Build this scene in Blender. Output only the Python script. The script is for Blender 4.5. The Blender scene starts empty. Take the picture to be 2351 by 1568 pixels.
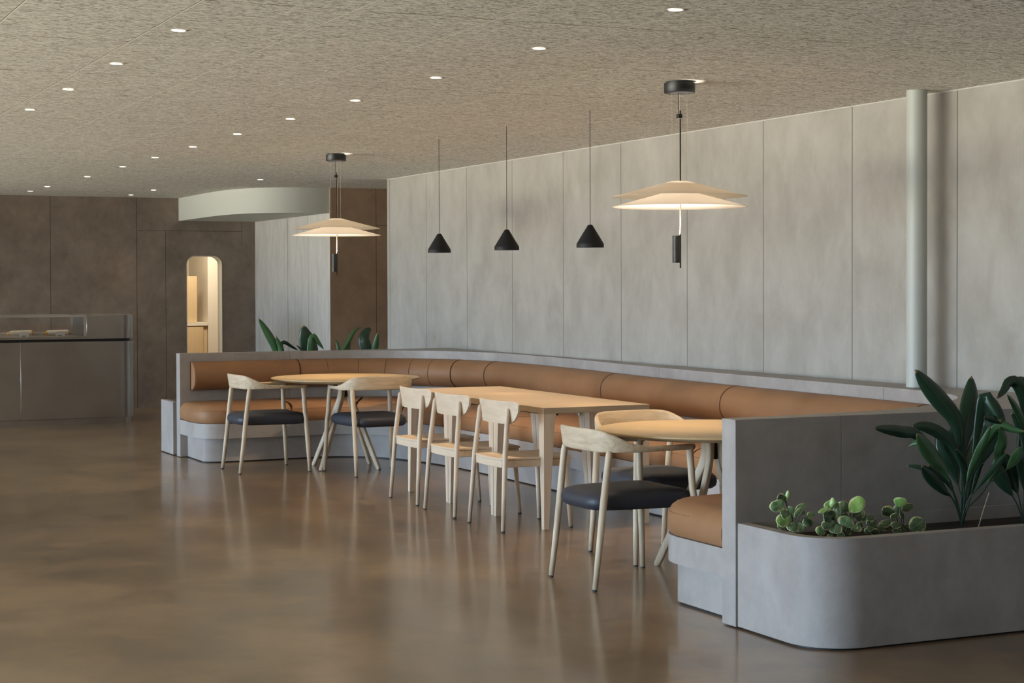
import bpy, bmesh, math, random
from mathutils import Vector, Matrix
random.seed(7)
S = bpy.context.scene
COL = S.collection
PI = math.pi

# ------------------------------------------------------------------ camera
FPX = 4050.0; YAW = math.radians(24.84); PITCH = .018; ROLL = .003; EYE = 1.48
cd = bpy.data.cameras.new('camera'); cam = bpy.data.objects.new('camera', cd); COL.objects.link(cam)
cd.sensor_fit = 'HORIZONTAL'; cd.sensor_width = 36; cd.lens = FPX / 2351 * 36
cd.shift_y = -((784 - 656) - FPX * math.tan(PITCH)) / 2351
cam.matrix_world = Matrix.Translation((0, 0, EYE)) @ Matrix.Rotation(-YAW, 4, 'Z') @ Matrix.Rotation(PI/2 - PITCH, 4, 'X') @ Matrix.Rotation(-ROLL, 4, 'Z')
cd.clip_end = 200
S.camera = cam

# ------------------------------------------------------------------ world: sky above, unseen bright ground below the horizon, added to lift the ceiling
w = bpy.data.worlds.new('world'); S.world = w; w.use_nodes = True
nt = w.node_tree; nt.nodes.clear()
wo = nt.nodes.new('ShaderNodeOutputWorld'); bg = nt.nodes.new('ShaderNodeBackground')
tc = nt.nodes.new('ShaderNodeTexCoord'); sx = nt.nodes.new('ShaderNodeSeparateXYZ'); rp = nt.nodes.new('ShaderNodeValToRGB')
mp = nt.nodes.new('ShaderNodeMapRange'); mp.inputs['From Min'].default_value = -1; mp.inputs['From Max'].default_value = 1
nt.links.new(tc.outputs['Generated'], sx.inputs[0]); nt.links.new(sx.outputs['Z'], mp.inputs['Value'])
nt.links.new(mp.outputs[0], rp.inputs[0]); nt.links.new(rp.outputs[0], bg.inputs[0]); nt.links.new(bg.outputs[0], wo.inputs[0])
e = rp.color_ramp.elements
e[0].position = 0; e[0].color = (2.5, 2.38, 1.95, 1)
e[1].position = 1; e[1].color = (.50, .85, 1.4, 1)
for p_, c_ in ((.40, (2.5,2.38,1.95,1)), (.48, (1.0,1.0,.98,1)), (.52, (.82,1.17,1.56,1))):
    a = e.new(p_); a.color = c_
bg.inputs[1].default_value = 17.8

# ------------------------------------------------------------------ exposure
vs = S.view_settings
vs.view_transform = 'Standard'; vs.look = 'None'; vs.gamma = 1.0; vs.use_curve_mapping = False; vs.exposure = 0.0

CEIL = 2.57
WIN_X = -4.0; FIN = 2.1      # unseen piers between the openings, made deep to cut slanting daylight
# daylight openings of the glazed wall on the left: (y0, y1)
OPENINGS = [(2.0 + 1.5*k, 2.0 + 1.5*k + 1.42) for k in range(13)]
for y0, y1 in OPENINGS:                       # sky portals lying in the openings themselves
    ld = bpy.data.lights.new('sky_portal', 'AREA'); ld.shape = 'RECTANGLE'; ld.size = y1 - y0; ld.size_y = 2.28
    ld.cycles.is_portal = True
    lo = bpy.data.objects.new('sky_portal', ld); COL.objects.link(lo)
    lo.location = (WIN_X - FIN, (y0+y1)/2, .06 + 1.14)
    lo.rotation_euler = (PI/2, 0, -PI/2)

# ------------------------------------------------------------------ helpers
def tag(o, label=None, cat=None, group=None, kind=None):
    if label: o['label'] = label
    if cat: o['category'] = cat
    if group: o['group'] = group
    if kind: o['kind'] = kind
    return o
def thing(name, label, cat, loc=(0,0,0), rz=0, group=None):
    o = bpy.data.objects.new(name, None); COL.objects.link(o); o.location = loc; o.rotation_euler = (0,0,rz)
    o.empty_display_size = .1
    return tag(o, label, cat, group)
def obj(name, bm, mat, parent=None, smooth=None, bevel=0, seg=2, angle=35, solid=0, subsurf=0):
    me = bpy.data.meshes.new(name); bmesh.ops.recalc_face_normals(bm, faces=bm.faces); bm.to_mesh(me); bm.free()
    o = bpy.data.objects.new(name, me); COL.objects.link(o); me.materials.append(mat)
    if smooth:
        for p in me.polygons: p.use_smooth = True
    if smooth and smooth != 'all':
        for ed in me.edges: pass
        me.set_sharp_from_angle(angle=math.radians(smooth))
    if solid:
        m = o.modifiers.new('solid', 'SOLIDIFY'); m.thickness = solid; m.offset = 0
    if bevel:
        m = o.modifiers.new('bevel', 'BEVEL'); m.width = bevel; m.segments = seg; m.limit_method = 'ANGLE'; m.angle_limit = math.radians(angle)
        m.harden_normals = False
    if subsurf:
        m = o.modifiers.new('sub', 'SUBSURF'); m.levels = subsurf; m.render_levels = subsurf
    if parent: o.parent = parent
    return o
def box(bm, x0, x1, y0, y1, z0, z1):
    v = [bm.verts.new(p) for p in ((x0,y0,z0),(x1,y0,z0),(x1,y1,z0),(x0,y1,z0),(x0,y0,z1),(x1,y0,z1),(x1,y1,z1),(x0,y1,z1))]
    for f in ((0,3,2,1),(4,5,6,7),(0,1,5,4),(1,2,6,5),(2,3,7,6),(3,0,4,7)): bm.faces.new([v[i] for i in f])
    return bm
def bx(*a): return box(bmesh.new(), *a)
def loft(bm, rings, closed=True, caps=True, loop=False):
    rs = [[bm.verts.new(p) for p in r] for r in rings]
    n = len(rs[0])
    seq = list(range(len(rs)-1)) + ([-1] if loop else [])
    for i in seq:
        a, b = (rs[i], rs[i+1]) if i >= 0 else (rs[-1], rs[0])
        for j in range(n if closed else n-1):
            k = (j+1) % n
            bm.faces.new((a[j], a[k], b[k], b[j]))
    if caps and closed and not loop:
        bm.faces.new(rs[0][::-1]); bm.faces.new(rs[-1])
    return bm
def tube(bm, pts, rad, n=12, caps=True):
    pts = [Vector(p) for p in pts]
    if not hasattr(rad, '__len__'): rad = [rad]*len(pts)
    rings = []; prev = None
    for i, p in enumerate(pts):
        t = (pts[min(i+1, len(pts)-1)] - pts[max(i-1, 0)]).normalized()
        if prev is None:
            up = Vector((0,0,1)) if abs(t.z) < .9 else Vector((1,0,0))
            u = t.cross(up).normalized()
        else:
            u = (prev - t*prev.dot(t)).normalized()
        prev = u; v = t.cross(u)
        rings.append([p + (u*math.cos(2*PI*k/n) + v*math.sin(2*PI*k/n))*rad[i] for k in range(n)])
    return loft(bm, rings, caps=caps)
def lathe(bm, prof, n=48, c=(0,0), capb=False, capt=False):
    rings = [[(c[0]+r*math.cos(2*PI*k/n), c[1]+r*math.sin(2*PI*k/n), z) for k in range(n)] for r, z in prof]
    loft(bm, rings, caps=False)
    bm.verts.ensure_lookup_table()
    if capb: bm.faces.new([bm.verts[k] for k in range(n)][::-1])
    if capt: bm.faces.new([bm.verts[len(bm.verts)-n+k] for k in range(n)])
    return bm
def lathe_closed(bm, prof, n=48, c=(0,0)):
    """closed profile (ring) revolved"""
    rings = []
    for k in range(n):
        a = 2*PI*k/n
        rings.append([(c[0]+r*math.cos(a), c[1]+r*math.sin(a), z) for r, z in prof])
    return loft(bm, rings, caps=False, loop=True)
def prism(bm, pts, z0, z1):
    a = [bm.verts.new((x,y,z0)) for x, y in pts]; b = [bm.verts.new((x,y,z1)) for x, y in pts]; n = len(pts)
    for i in range(n): bm.faces.new((a[i], a[(i+1)%n], b[(i+1)%n], b[i]))
    bm.faces.new(a[::-1]); bm.faces.new(b)
    return bm
def catmull(P, per=8):
    P = [tuple(p) for p in P]; out = []
    for i in range(len(P)-1):
        p0 = P[max(i-1,0)]; p1 = P[i]; p2 = P[i+1]; p3 = P[min(i+2, len(P)-1)]
        for k in range(per):
            t = k/per; t2 = t*t; t3 = t2*t
            out.append(tuple(.5*((2*b) + (-a+c)*t + (2*a-5*b+4*c-d)*t2 + (-a+3*b-3*c+d)*t3) for a, b, c, d in zip(p0,p1,p2,p3)))
    out.append(P[-1]); return out
def roundrect(x0, x1, y0, y1, r, n=8, corners=(1,1,1,1)):
    """ccw from lower-left; corners: ll, lr, ur, ul"""
    pts = []
    for (cx, cy, a0, px, py), on in zip(((x0+r,y0+r,PI,x0,y0),(x1-r,y0+r,1.5*PI,x1,y0),(x1-r,y1-r,0,x1,y1),(x0+r,y1-r,.5*PI,x0,y1)), corners):
        if on: pts += [(cx+r*math.cos(a0+k*PI/2/n), cy+r*math.sin(a0+k*PI/2/n)) for k in range(n+1)]
        else: pts.append((px, py))
    return pts
def dup(root, loc, rz, label, group=None, name=None):
    r = root.copy(); COL.objects.link(r); r.location = loc; r.rotation_euler = (0,0,rz); r['label'] = label
    if group: r['group'] = group
    for ch in list(root.children):
        c = ch.copy(); COL.objects.link(c); c.parent = r
        for g in list(ch.children):
            d = g.copy(); COL.objects.link(d); d.parent = c
    return r

# ------------------------------------------------------------------ materials
def mat_base(name, col=(.5,.5,.5), rough=.5, metal=0, spec=.5, **kw):
    m = bpy.data.materials.new(name); m.use_nodes = True; b = m.node_tree.nodes['Principled BSDF']
    b.inputs['Base Color'].default_value = (*col, 1); b.inputs['Roughness'].default_value = rough
    b.inputs['Metallic'].default_value = metal; b.inputs['Specular IOR Level'].default_value = spec
    for k, v in kw.items(): b.inputs[k].default_value = v
    return m, m.node_tree, b
def N(nt, t, **kw):
    n = nt.nodes.new(t)
    for k, v in kw.items(): setattr(n, k, v)
    return n
def coords(nt, scale=(1,1,1), kind='Object', rot=(0,0,0), loc=(0,0,0)):
    tc = N(nt, 'ShaderNodeTexCoord'); mp = N(nt, 'ShaderNodeMapping'); mp.inputs['Scale'].default_value = scale; mp.inputs['Rotation'].default_value = rot; mp.inputs['Location'].default_value = loc
    nt.links.new(tc.outputs[kind], mp.inputs[0]); return mp.outputs[0]
def noise(nt, co, scale=1, detail=4, rough=.55, dist=0):
    n = N(nt, 'ShaderNodeTexNoise'); n.inputs['Scale'].default_value = scale; n.inputs['Detail'].default_value = detail
    n.inputs['Roughness'].default_value = rough; n.inputs['Distortion'].default_value = dist
    nt.links.new(co, n.inputs['Vector']); return n.outputs['Fac']
def ramp(nt, fac, stops):
    r = N(nt, 'ShaderNodeValToRGB'); el = r.color_ramp.elements
    el[0].position = stops[0][0]; el[0].color = (*stops[0][1], 1); el[1].position = stops[-1][0]; el[1].color = (*stops[-1][1], 1)
    for p, c in stops[1:-1]:
        x = el.new(p); x.color = (*c, 1)
    nt.links.new(fac, r.inputs[0]); return r.outputs[0]
def mix(nt, fac, a, b, mode='MIX'):
    m = N(nt, 'ShaderNodeMix', data_type='RGBA', blend_type=mode)
    for s, v in ((m.inputs['Factor'], fac), (m.inputs['A'], a), (m.inputs['B'], b)):
        if hasattr(v, 'is_output'): nt.links.new(v, s)
        elif isinstance(v, (int, float)): s.default_value = v
        else: s.default_value = (*v, 1)
    return m.outputs['Result']
def math_(nt, op, a, b=0, c=None):
    m = N(nt, 'ShaderNodeMath', operation=op)
    for i, v in enumerate((a, b, c)):
        if v is None: continue
        if hasattr(v, 'is_output'): nt.links.new(v, m.inputs[i])
        else: m.inputs[i].default_value = v
    return m.outputs[0]
def bump(nt, b, h, strength=.2, dist=.01):
    n = N(nt, 'ShaderNodeBump'); n.inputs['Strength'].default_value = strength; n.inputs['Distance'].default_value = dist
    nt.links.new(h, n.inputs['Height']); nt.links.new(n.outputs[0], b.inputs['Normal'])
def axis(nt, which):
    tc = N(nt, 'ShaderNodeTexCoord'); s = N(nt, 'ShaderNodeSeparateXYZ'); nt.links.new(tc.outputs['Object'], s.inputs[0]); return s.outputs[which]
def near_line(nt, v, x0, hw):               # 1 where |v-x0| < hw
    return math_(nt, 'COMPARE', v, x0, hw)
def repeat_line(nt, v, off, pitch, hw):
    s = math_(nt, 'SUBTRACT', v, off - pitch/2); f = math_(nt, 'FLOORED_MODULO', s, pitch)
    return math_(nt, 'COMPARE', f, pitch/2, hw)

LINE_DARK = {'brown_cement_panels': .45, 'brown_end_panels': .45}
def mat_panel(name, c_lo, c_hi, rough=.6, lines=None, streak=1.0, fine=.35):
    m, nt, b = mat_base(name, rough=rough, spec=.3)
    big = noise(nt, coords(nt, (1.5,1.5,1.3/streak)), 2.2, 6, .62, .3)
    md = noise(nt, coords(nt, (7,7,6/streak)), 1.5, 7, .68)
    f = math_(nt, 'ADD', math_(nt, 'MULTIPLY', big, 1-fine), math_(nt, 'MULTIPLY', md, fine))
    col = ramp(nt, f, [(.33, c_lo), (.66, c_hi)])
    if lines:
        msk = None
        for ax, kind, off, pitch, hw, zr in lines:
            v = axis(nt, ax)
            l = repeat_line(nt, v, off, pitch, hw) if kind == 'r' else near_line(nt, v, off, hw)
            if zr:
                z = axis(nt, zr[0]); l = math_(nt, 'MULTIPLY', l, math_(nt, 'MULTIPLY', math_(nt, 'GREATER_THAN', z, zr[1]), math_(nt, 'LESS_THAN', z, zr[2])))
            msk = l if msk is None else math_(nt, 'MAXIMUM', msk, l)
        col = mix(nt, msk, col, tuple(x*LINE_DARK.get(name, .30) for x in c_lo))
    nt.links.new(col, b.inputs['Base Color'])
    r = math_(nt, 'MULTIPLY_ADD', md, .25, rough-.12); nt.links.new(r, b.inputs['Roughness'])
    bump(nt, b, md, .06, .004)
    return m
M = {}
M['concrete'] = mat_panel('grey_cement_laminate', (.290,.261,.243), (.405,.376,.354), .5)
M['wall_light'] = mat_panel('light_cement_panels', (.305,.287,.252), (.415,.397,.358), .55, [('Y','r',7.915,.987,.0035,None)], streak=1.3, fine=.28)
M['wall_seg'] = mat_panel('light_cement_panels_streaked', (.43,.41,.37), (.62,.60,.55), .55, [('Y','n',20.11,0,.006,None),('Y','n',19.34,0,.004,None)], streak=3.0, fine=.6)
M['wall_dark'] = mat_panel('brown_cement_panels', (.20,.158,.125), (.34,.275,.225), .5,
    [('X','n',3.856,0,.0035,None),('X','n',4.89,0,.004,None),('X','n',5.246,0,.003,('Z',0,2.168)),('X','n',6.209,0,.0025,('Z',2.0,2.57)),('Z','n',2.168,0,.0025,('X',4.89,6.21)),('X','n',6.923,0,.007,None),('Z','n',2.18,0,.005,('X',6.923,8))])
M['corridor'] = mat_panel('brown_end_panels', (.33,.23,.155), (.46,.33,.23), .5, [('X','n',6.923,0,.0035,None),('Z','n',2.16,0,.0025,('X',6.923,9))])
M['plaster'] = mat_base('pale_plaster', (.53,.54,.49), .8, spec=.2)[0]
M['paint_column'] = mat_base('pale_grey_paint', (.45,.475,.44), .45)[0]
M['plain_dim'] = mat_base('rear_plaster', (.34,.31,.27), .9, spec=.1)[0]
M['trim'] = mat_base('pale_edge_profile', (.50,.49,.45), .5)[0]

# ceiling wood-wool
m, nt, b = mat_base('wood_wool_ceiling', rough=.95, spec=.1); M['ceiling'] = m
f1 = noise(nt, coords(nt, (16, 95, 40)), 1.6, 5, .7, .6)
f2 = noise(nt, coords(nt, (38, 150, 60)), 1.4, 3, .6, .8)
f3 = noise(nt, coords(nt, (.5,.7,1)), 1.3, 3, .5)
f = math_(nt, 'ADD', math_(nt, 'MULTIPLY', f1, .6), math_(nt, 'MULTIPLY', f2, .4))
c1 = ramp(nt, f, [(.43, (.11,.095,.07)), (.47, (.56,.54,.465)), (.515, (.95,.94,.88))])
c2 = mix(nt, .12, c1, ramp(nt, f3, [(.35,(.66,.62,.53)),(.65,(.74,.70,.60))]))
jy = repeat_line(nt, axis(nt, 'Y'), 6.60, 1.248, .0045)
gap = math_(nt, 'MULTIPLY', jy, math_(nt, 'GREATER_THAN', noise(nt, coords(nt, (3,60,1)), 2.0, 3), .48))
jx = repeat_line(nt, axis(nt, 'X'), 1.765, .612, .0034)
c3 = mix(nt, gap, c2, (.12,.095,.06))
c4 = mix(nt, jx, c3, (.97,.95,.86))
jx2 = repeat_line(nt, axis(nt, 'X'), 1.7595, .612, .0022)
c5 = mix(nt, math_(nt, 'MULTIPLY', jx2, math_(nt, 'MULTIPLY_ADD', math_(nt, 'LESS_THAN', axis(nt, 'X'), 2.0), .6, .15)), c4, (.16,.13,.09))
nt.links.new(c5, b.inputs['Base Color']); bump(nt, b, f, .5, .006)

# floor
m, nt, b = mat_base('polished_brown_concrete', rough=.25, spec=.5); M['floor'] = m
g1 = noise(nt, coords(nt, (.9,.7,1), rot=(0,0,.3), loc=(.3,.2,.37)), 1.0, 5, .55)
g2 = noise(nt, coords(nt, (2.2,2.2,1), loc=(.3,.2,.41)), 1.5, 9, .68)
f = math_(nt, 'ADD', math_(nt, 'MULTIPLY', g1, .62), math_(nt, 'MULTIPLY', g2, .38))
col = ramp(nt, f, [(.40,(.100,.060,.028)),(.50,(.205,.131,.067)),(.60,(.340,.227,.120))])
hs = mix(nt, math_(nt, 'MULTIPLY', noise(nt, coords(nt, (.4,.4,1)), 1.3, 3), .45), col, (.19,.130,.090))
nt.links.new(hs, b.inputs['Base Color'])
r = math_(nt, 'MULTIPLY_ADD', g2, .18, .25); nt.links.new(r, b.inputs['Roughness'])
b.inputs['Coat Weight'].default_value = .6; b.inputs['Coat Roughness'].default_value = .15

def mat_wood(name, lo, hi, axis_='Z', rough=.5, sc=1):
    m, nt, b = mat_base(name, rough=rough, spec=.35)
    st = {'X': (2.0,26,26), 'Y': (26,2.0,26), 'Z': (26,26,2.0)}[axis_]
    f1 = noise(nt, coords(nt, tuple(s*sc for s in st)), 1.2, 4, .5, .5)
    f2 = noise(nt, coords(nt, tuple(s*5*sc for s in st)), 1.0, 3, .6)
    f = math_(nt, 'ADD', math_(nt, 'MULTIPLY', f1, .72), math_(nt, 'MULTIPLY', f2, .28))
    nt.links.new(ramp(nt, f, [(.36, lo), (.60, hi)]), b.inputs['Base Color']); bump(nt, b, f, .05, .002); return m
M['ash'] = mat_wood('pale_ash', (.47,.365,.245), (.64,.525,.385), 'Z')
M['ash_rail'] = mat_wood('pale_ash_rail', (.47,.37,.25), (.62,.51,.37), 'Y', sc=1.5)
M['beech'] = mat_wood('pale_beech', (.58,.45,.33), (.68,.55,.42), 'Z', sc=.7)
M['beech_flat'] = mat_wood('pale_beech_flat', (.58,.45,.32), (.68,.55,.41), 'Y', sc=.7)
M['oak_top'] = mat_wood('oiled_oak_top', (.40,.305,.20), (.47,.37,.26), 'X', .42, .8)
M['oak_edge'] = mat_wood('oak_table_edge', (.43,.33,.22), (.60,.47,.33), 'X', .5, 1.4)
M['yellow_top'] = mat_wood('honey_table_top', (.50,.36,.185), (.56,.41,.22), 'X', .38, .5)
m, nt, b = mat_base('tan_leather', (.34,.165,.075), .5, spec=.28); M['tan'] = m
f = noise(nt, coords(nt, (1,1,1)), 3, 4); nt.links.new(ramp(nt, f, [(.3,(.265,.133,.062)),(.7,(.33,.172,.084))]), b.inputs['Base Color'])
bump(nt, b, noise(nt, coords(nt, (1,1,1)), 220, 2), .08, .001)
M['piping'] = mat_base('tan_leather_piping', (.22,.105,.05), .5)[0]
m, nt, b = mat_base('black_leather', (.028,.032,.045), .5, spec=.5); M['black_leather'] = m
bump(nt, b, noise(nt, coords(nt, (1,1,1)), 150, 2), .15, .001)
M['black'] = mat_base('matt_black_metal', (.012,.013,.013), .45, spec=.5)[0]
M['black_soft'] = mat_base('matt_black_shade', (.010,.010,.011), .6, spec=.4)[0]
M['rubber'] = mat_base('dark_rubber', (.04,.04,.04), .7)[0]
m, nt, b = mat_base('brushed_steel', (.30,.285,.265), .36, 1.0); M['steel'] = m
f = noise(nt, coords(nt, (2,2,120)), 2, 4); nt.links.new(math_(nt, 'MULTIPLY_ADD', f, .18, .26), b.inputs['Roughness'])
f = noise(nt, coords(nt, (1,1,1)), 1.5, 4); nt.links.new(ramp(nt, f, [(.3,(.38,.35,.32)),(.7,(.50,.47,.44))]), b.inputs['Base Color'])
M['steel_bright'] = mat_base('polished_steel_edge', (.75,.74,.72), .22, 1.0)[0]
M['recess_shade'] = mat_base('near_black_recess_shade', (.03,.03,.03), .5, .5)[0]  # shade of gaps and recessed feet put into a near-black colour
M['glass'] = mat_base('clear_glass', (1,1,1), .02, 0, .5, **{'Transmission Weight': 1.0, 'IOR': 1.45})[0]
M['soil'] = mat_panel('dark_potting_soil', (.012,.009,.007), (.05,.036,.026), .95, fine=.8)
M['cable'] = mat_base('clear_suspension_cable', (.55,.48,.38), .4)[0]
M['rod_lit'] = mat_base('lamp_warmed_black_rod', (.06,.045,.035), .35, .6)[0]  # black rod with the lamp's warm light put into its colour
# translucent shade
m = bpy.data.materials.new('translucent_white_shade'); m.use_nodes = True; nt = m.node_tree; nt.nodes.clear()
o_ = N(nt,'ShaderNodeOutputMaterial'); d_ = N(nt,'ShaderNodeBsdfDiffuse'); t_ = N(nt,'ShaderNodeBsdfTranslucent'); x_ = N(nt,'ShaderNodeMixShader')
d_.inputs[0].default_value = (.86,.82,.76,1); t_.inputs[0].default_value = (.95,.91,.85,1); x_.inputs[0].default_value = .68
nt.links.new(d_.outputs[0], x_.inputs[1]); nt.links.new(t_.outputs[0], x_.inputs[2]); nt.links.new(x_.outputs[0], o_.inputs[0]); M['shade'] = m
def emis(name, col, s):
    m, nt, b = mat_base(name, (.8,.8,.8)); b.inputs['Emission Color'].default_value = (*col,1); b.inputs['Emission Strength'].default_value = s; return m
M['lamp_glow'] = emis('lit_diffuser', (1,.88,.72), 7)
M['down_glow'] = emis('lit_downlight_lens', (1,.90,.78), 6)
M['tube_glow'] = emis('lit_tube_end', (1,.80,.60), 2.5)
M['ring'] = mat_base('white_downlight_ring', (.75,.70,.62), .5)[0]
M['shade_inner'] = mat_base('white_shade_lining', (.8,.74,.64), .6)[0]
M['room_wood'] = mat_wood('honey_joinery', (.56,.40,.21), (.62,.45,.25), 'Z', .6, .4)
M['room_pale'] = mat_base('cream_joinery', (.72,.64,.50), .6)[0]
M['paper'] = mat_base('greaseproof_paper', (.72,.66,.56), .7)[0]
M['bread'] = mat_base('baked_bread', (.55,.28,.07), .7)[0]
M['card'] = mat_base('white_price_card', (.75,.74,.72), .5)[0]
M['card_mark'] = mat_base('brown_card_mark', (.16,.05,.03), .6)[0]

def mat_leaf(name, lo, hi, variegated=False, rough=.35):
    m, nt, b = mat_base(name, rough=rough, spec=.5)
    uv = coords(nt, (1,1,1), 'UV'); s = N(nt,'ShaderNodeSeparateXYZ'); nt.links.new(uv, s.inputs[0]); u, v = s.outputs['X'], s.outputs['Y']
    a = math_(nt, 'ABSOLUTE', math_(nt, 'SUBTRACT', u, .5))
    if variegated:
        tcn = coords(nt, (1,1,1)); nz = noise(nt, tcn, 55, 3, .6)
        e1 = math_(nt, 'ADD', math_(nt, 'MULTIPLY', a, 2), math_(nt, 'MULTIPLY', nz, .8))
        endv = math_(nt, 'MULTIPLY', math_(nt, 'GREATER_THAN', v, .93), .35)
        edge = math_(nt, 'GREATER_THAN', math_(nt, 'ADD', e1, endv), 1.18)
        greens = ramp(nt, noise(nt, tcn, 30, 2), [(.35, lo), (.65, hi)])
        vein = math_(nt, 'LESS_THAN', a, .012)
        col = mix(nt, edge, greens, (.62,.66,.34)); col = mix(nt, math_(nt,'MULTIPLY',vein,.5), col, (.4,.5,.3))
    else:
        wv = math_(nt, 'SINE', math_(nt, 'MULTIPLY', u, 75)); k = math_(nt, 'MULTIPLY_ADD', wv, .18, .5)
        col = ramp(nt, k, [(.2, lo), (.8, hi)])
        vein = math_(nt, 'LESS_THAN', a, .02); col = mix(nt, math_(nt,'MULTIPLY',vein,.5), col, tuple(min(1, c*2) for c in hi))
        tip = math_(nt, 'GREATER_THAN', v, .965); col = mix(nt, tip, col, (.22,.15,.06))
    nt.links.new(col, b.inputs['Base Color'])
    b.inputs['Subsurface Weight'].default_value = 0
    return m
M['leaf_dark'] = mat_leaf('dark_green_leaf', (.010,.030,.016), (.022,.060,.030))
M['leaf_mid'] = mat_leaf('green_leaf', (.030,.085,.030), (.055,.14,.05))
M['leaf_var'] = mat_leaf('cream_edged_leaf', (.10,.20,.10), (.17,.30,.13), True, .22)
M['leaf_var_shaded'] = mat_leaf('cream_edged_shaded_leaf', (.05,.10,.05), (.10,.16,.07), True, .3)  # same leaf with shade put into its greens
M['leaf_lime'] = mat_leaf('lime_young_leaf', (.20,.38,.09), (.30,.48,.13), True, .3)
M['stem'] = mat_base('brown_green_stem', (.06,.055,.03), .6)[0]
M['petiole'] = mat_base('dark_green_petiole', (.015,.038,.018), .5)[0]
M['dry_stem'] = mat_base('dry_pale_stalk', (.30,.24,.14), .7)[0]

# ------------------------------------------------------------------ structure
def struct(name, bm, m, **kw): return tag(obj(name, bm, m, **kw), kind='structure')
XR = 6.41; YB = 21.45
struct('floor', bx(WIN_X, 9, -4, 26, -.1, 0), M['floor'])
struct('ceiling', bx(WIN_X, 9, -4, 26, CEIL, CEIL+.12), M['ceiling'])
struct('wall_right', bx(XR, XR+.16, -4, 16.87, 0, CEIL), M['wall_light'])
struct('trim_1', bx(XR-.004, XR, -4, 16.87, CEIL-.007, CEIL), M['trim'])
struct('wall_light_segment', bx(6.38, 6.54, 18.58, YB, 0, CEIL), M['wall_seg'])
struct('wall_corridor_back', bx(6.541, 9, 18.57, 18.7, 0, CEIL), M['corridor'])
struct('trim_2', bx(6.38, 6.541, 18.57, 18.58, 0, CEIL), M['corridor'])
struct('wall_corridor_end', bx(8.9, 9, 16.87, 18.57, 0, CEIL), M['corridor'])
struct('wall_corridor_front', bx(XR+.16, 9, 16.75, 16.87, 0, CEIL), M['corridor'])
# far wall with the arched doorway
bm = bmesh.new(); AX0, AX1, AZ = 5.503, 5.954, 1.862; r = .11; th = .16
box(bm, WIN_X, AX0, YB, YB+th, 0, CEIL); box(bm, AX1, 6.54, YB, YB+th, 0, CEIL)
n = 10
low = [(AX0, AZ-r)] + [(AX0+r-r*math.cos(k*PI/2/n), AZ-r+r*math.sin(k*PI/2/n)) for k in range(1, n+1)]
low += [(AX1-r+r*math.sin(k*PI/2/n), AZ-r+r*math.cos(k*PI/2/n)) for k in range(0, n+1)]
for i in range(len(low)-1):
    (xa, za), (xb, zb) = low[i], low[i+1]
    if xb - xa < 1e-6: continue
    v = [bm.verts.new(p) for p in ((xa,YB,za),(xb,YB,zb),(xb,YB,CEIL),(xa,YB,CEIL),(xa,YB+th,za),(xb,YB+th,zb),(xb,YB+th,CEIL),(xa,YB+th,CEIL))]
    for f in ((0,1,2,3),(7,6,5,4),(0,4,5,1)): bm.faces.new([v[q] for q in f])
struct('wall_far', bm, M['wall_dark'])
# pale reveal lining the doorway
bm = bmesh.new(); path = [(AX0, 0)] + low + [(AX1, 0)]
cx_ = (AX0+AX1)/2
ins = [(x + (.008 if x < cx_-.05 else (-.008 if x > cx_+.05 else 0)), z - (.008 if z > AZ-.06 else 0)) for x, z in path]
rings = [[(x,YB-.004,z),(x2,YB-.004,z2),(x2,YB+th+.02,z2),(x,YB+th+.02,z)] for (x,z),(x2,z2) in zip(path, ins)]
loft(bm, rings); struct('door_1', bm, M['room_pale'])
# room beyond the doorway
struct('wall_room_back', bx(4.4, 9, 24.3, 24.4, 0, CEIL), M['room_pale'])
struct('wall_room_left', bx(4.3, 4.4, YB+th, 24.4, 0, CEIL), M['plaster'])
struct('wall_room_right', bx(6.27, 9, 23.3, 24.29, 0, CEIL), M['room_pale'])
struct('wall_room_side', bx(8.0, 8.1, 18.7, 23.3, 0, CEIL), M['room_pale'])
ld = bpy.data.lights.new('back_room_light', 'AREA'); ld.shape='RECTANGLE'; ld.size = .8; ld.size_y = .3; ld.energy = 50; ld.color = (1,.90,.76)
lo = bpy.data.objects.new('back_room_light', ld); COL.objects.link(lo); lo.location = (5.9, 22.5, CEIL-.05)
# soffit bulkhead hanging from the ceiling at the back
edge = [(5.41,YB-.001),(5.41,20.4),(5.42,19.8),(5.46,19.4),(5.54,19.08),(5.66,18.86),(5.82,18.72),(6.0,18.64),(6.2,18.60),(6.379,18.585)]
edge = [edge[0]] + catmull(edge[1:], 5)
bm = prism(bmesh.new(), edge + [(6.379, YB-.001)], 2.29, CEIL-.001); struct('wall_bulkhead', bm, M['plaster'], smooth=30)
# glazed wall on the left (outside the view), solid above and around the openings
bm = bmesh.new()
y = -4
for y0, y1 in OPENINGS:
    box(bm, WIN_X-FIN, WIN_X, y, y0, .06, 2.34); y = y1  # piers added to block oblique daylight
box(bm, WIN_X-FIN, WIN_X, y, 26, .06, 2.34)
box(bm, WIN_X-FIN, WIN_X, -4, 26, 0, .06); box(bm, WIN_X-FIN, WIN_X, -4, 26, 2.34, CEIL)
struct('wall_left', bm, M['plain_dim'])
struct('wall_behind', bx(WIN_X, XR+.16, -4.1, -4, 0, CEIL), M['plain_dim'])
for k, (y0, y1) in enumerate(OPENINGS):
    bm = bmesh.new()
    for a in (y0, y1-.04): box(bm, WIN_X-.10, WIN_X-.05, a, a+.04, .06, 2.34)
    box(bm, WIN_X-.10, WIN_X-.05, y0+.04, y1-.04, .06, .10); box(bm, WIN_X-.10, WIN_X-.05, y0+.04, y1-.04, 2.30, 2.34)
    struct('window_%d' % (k+1), bm, M['black'])

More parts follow.
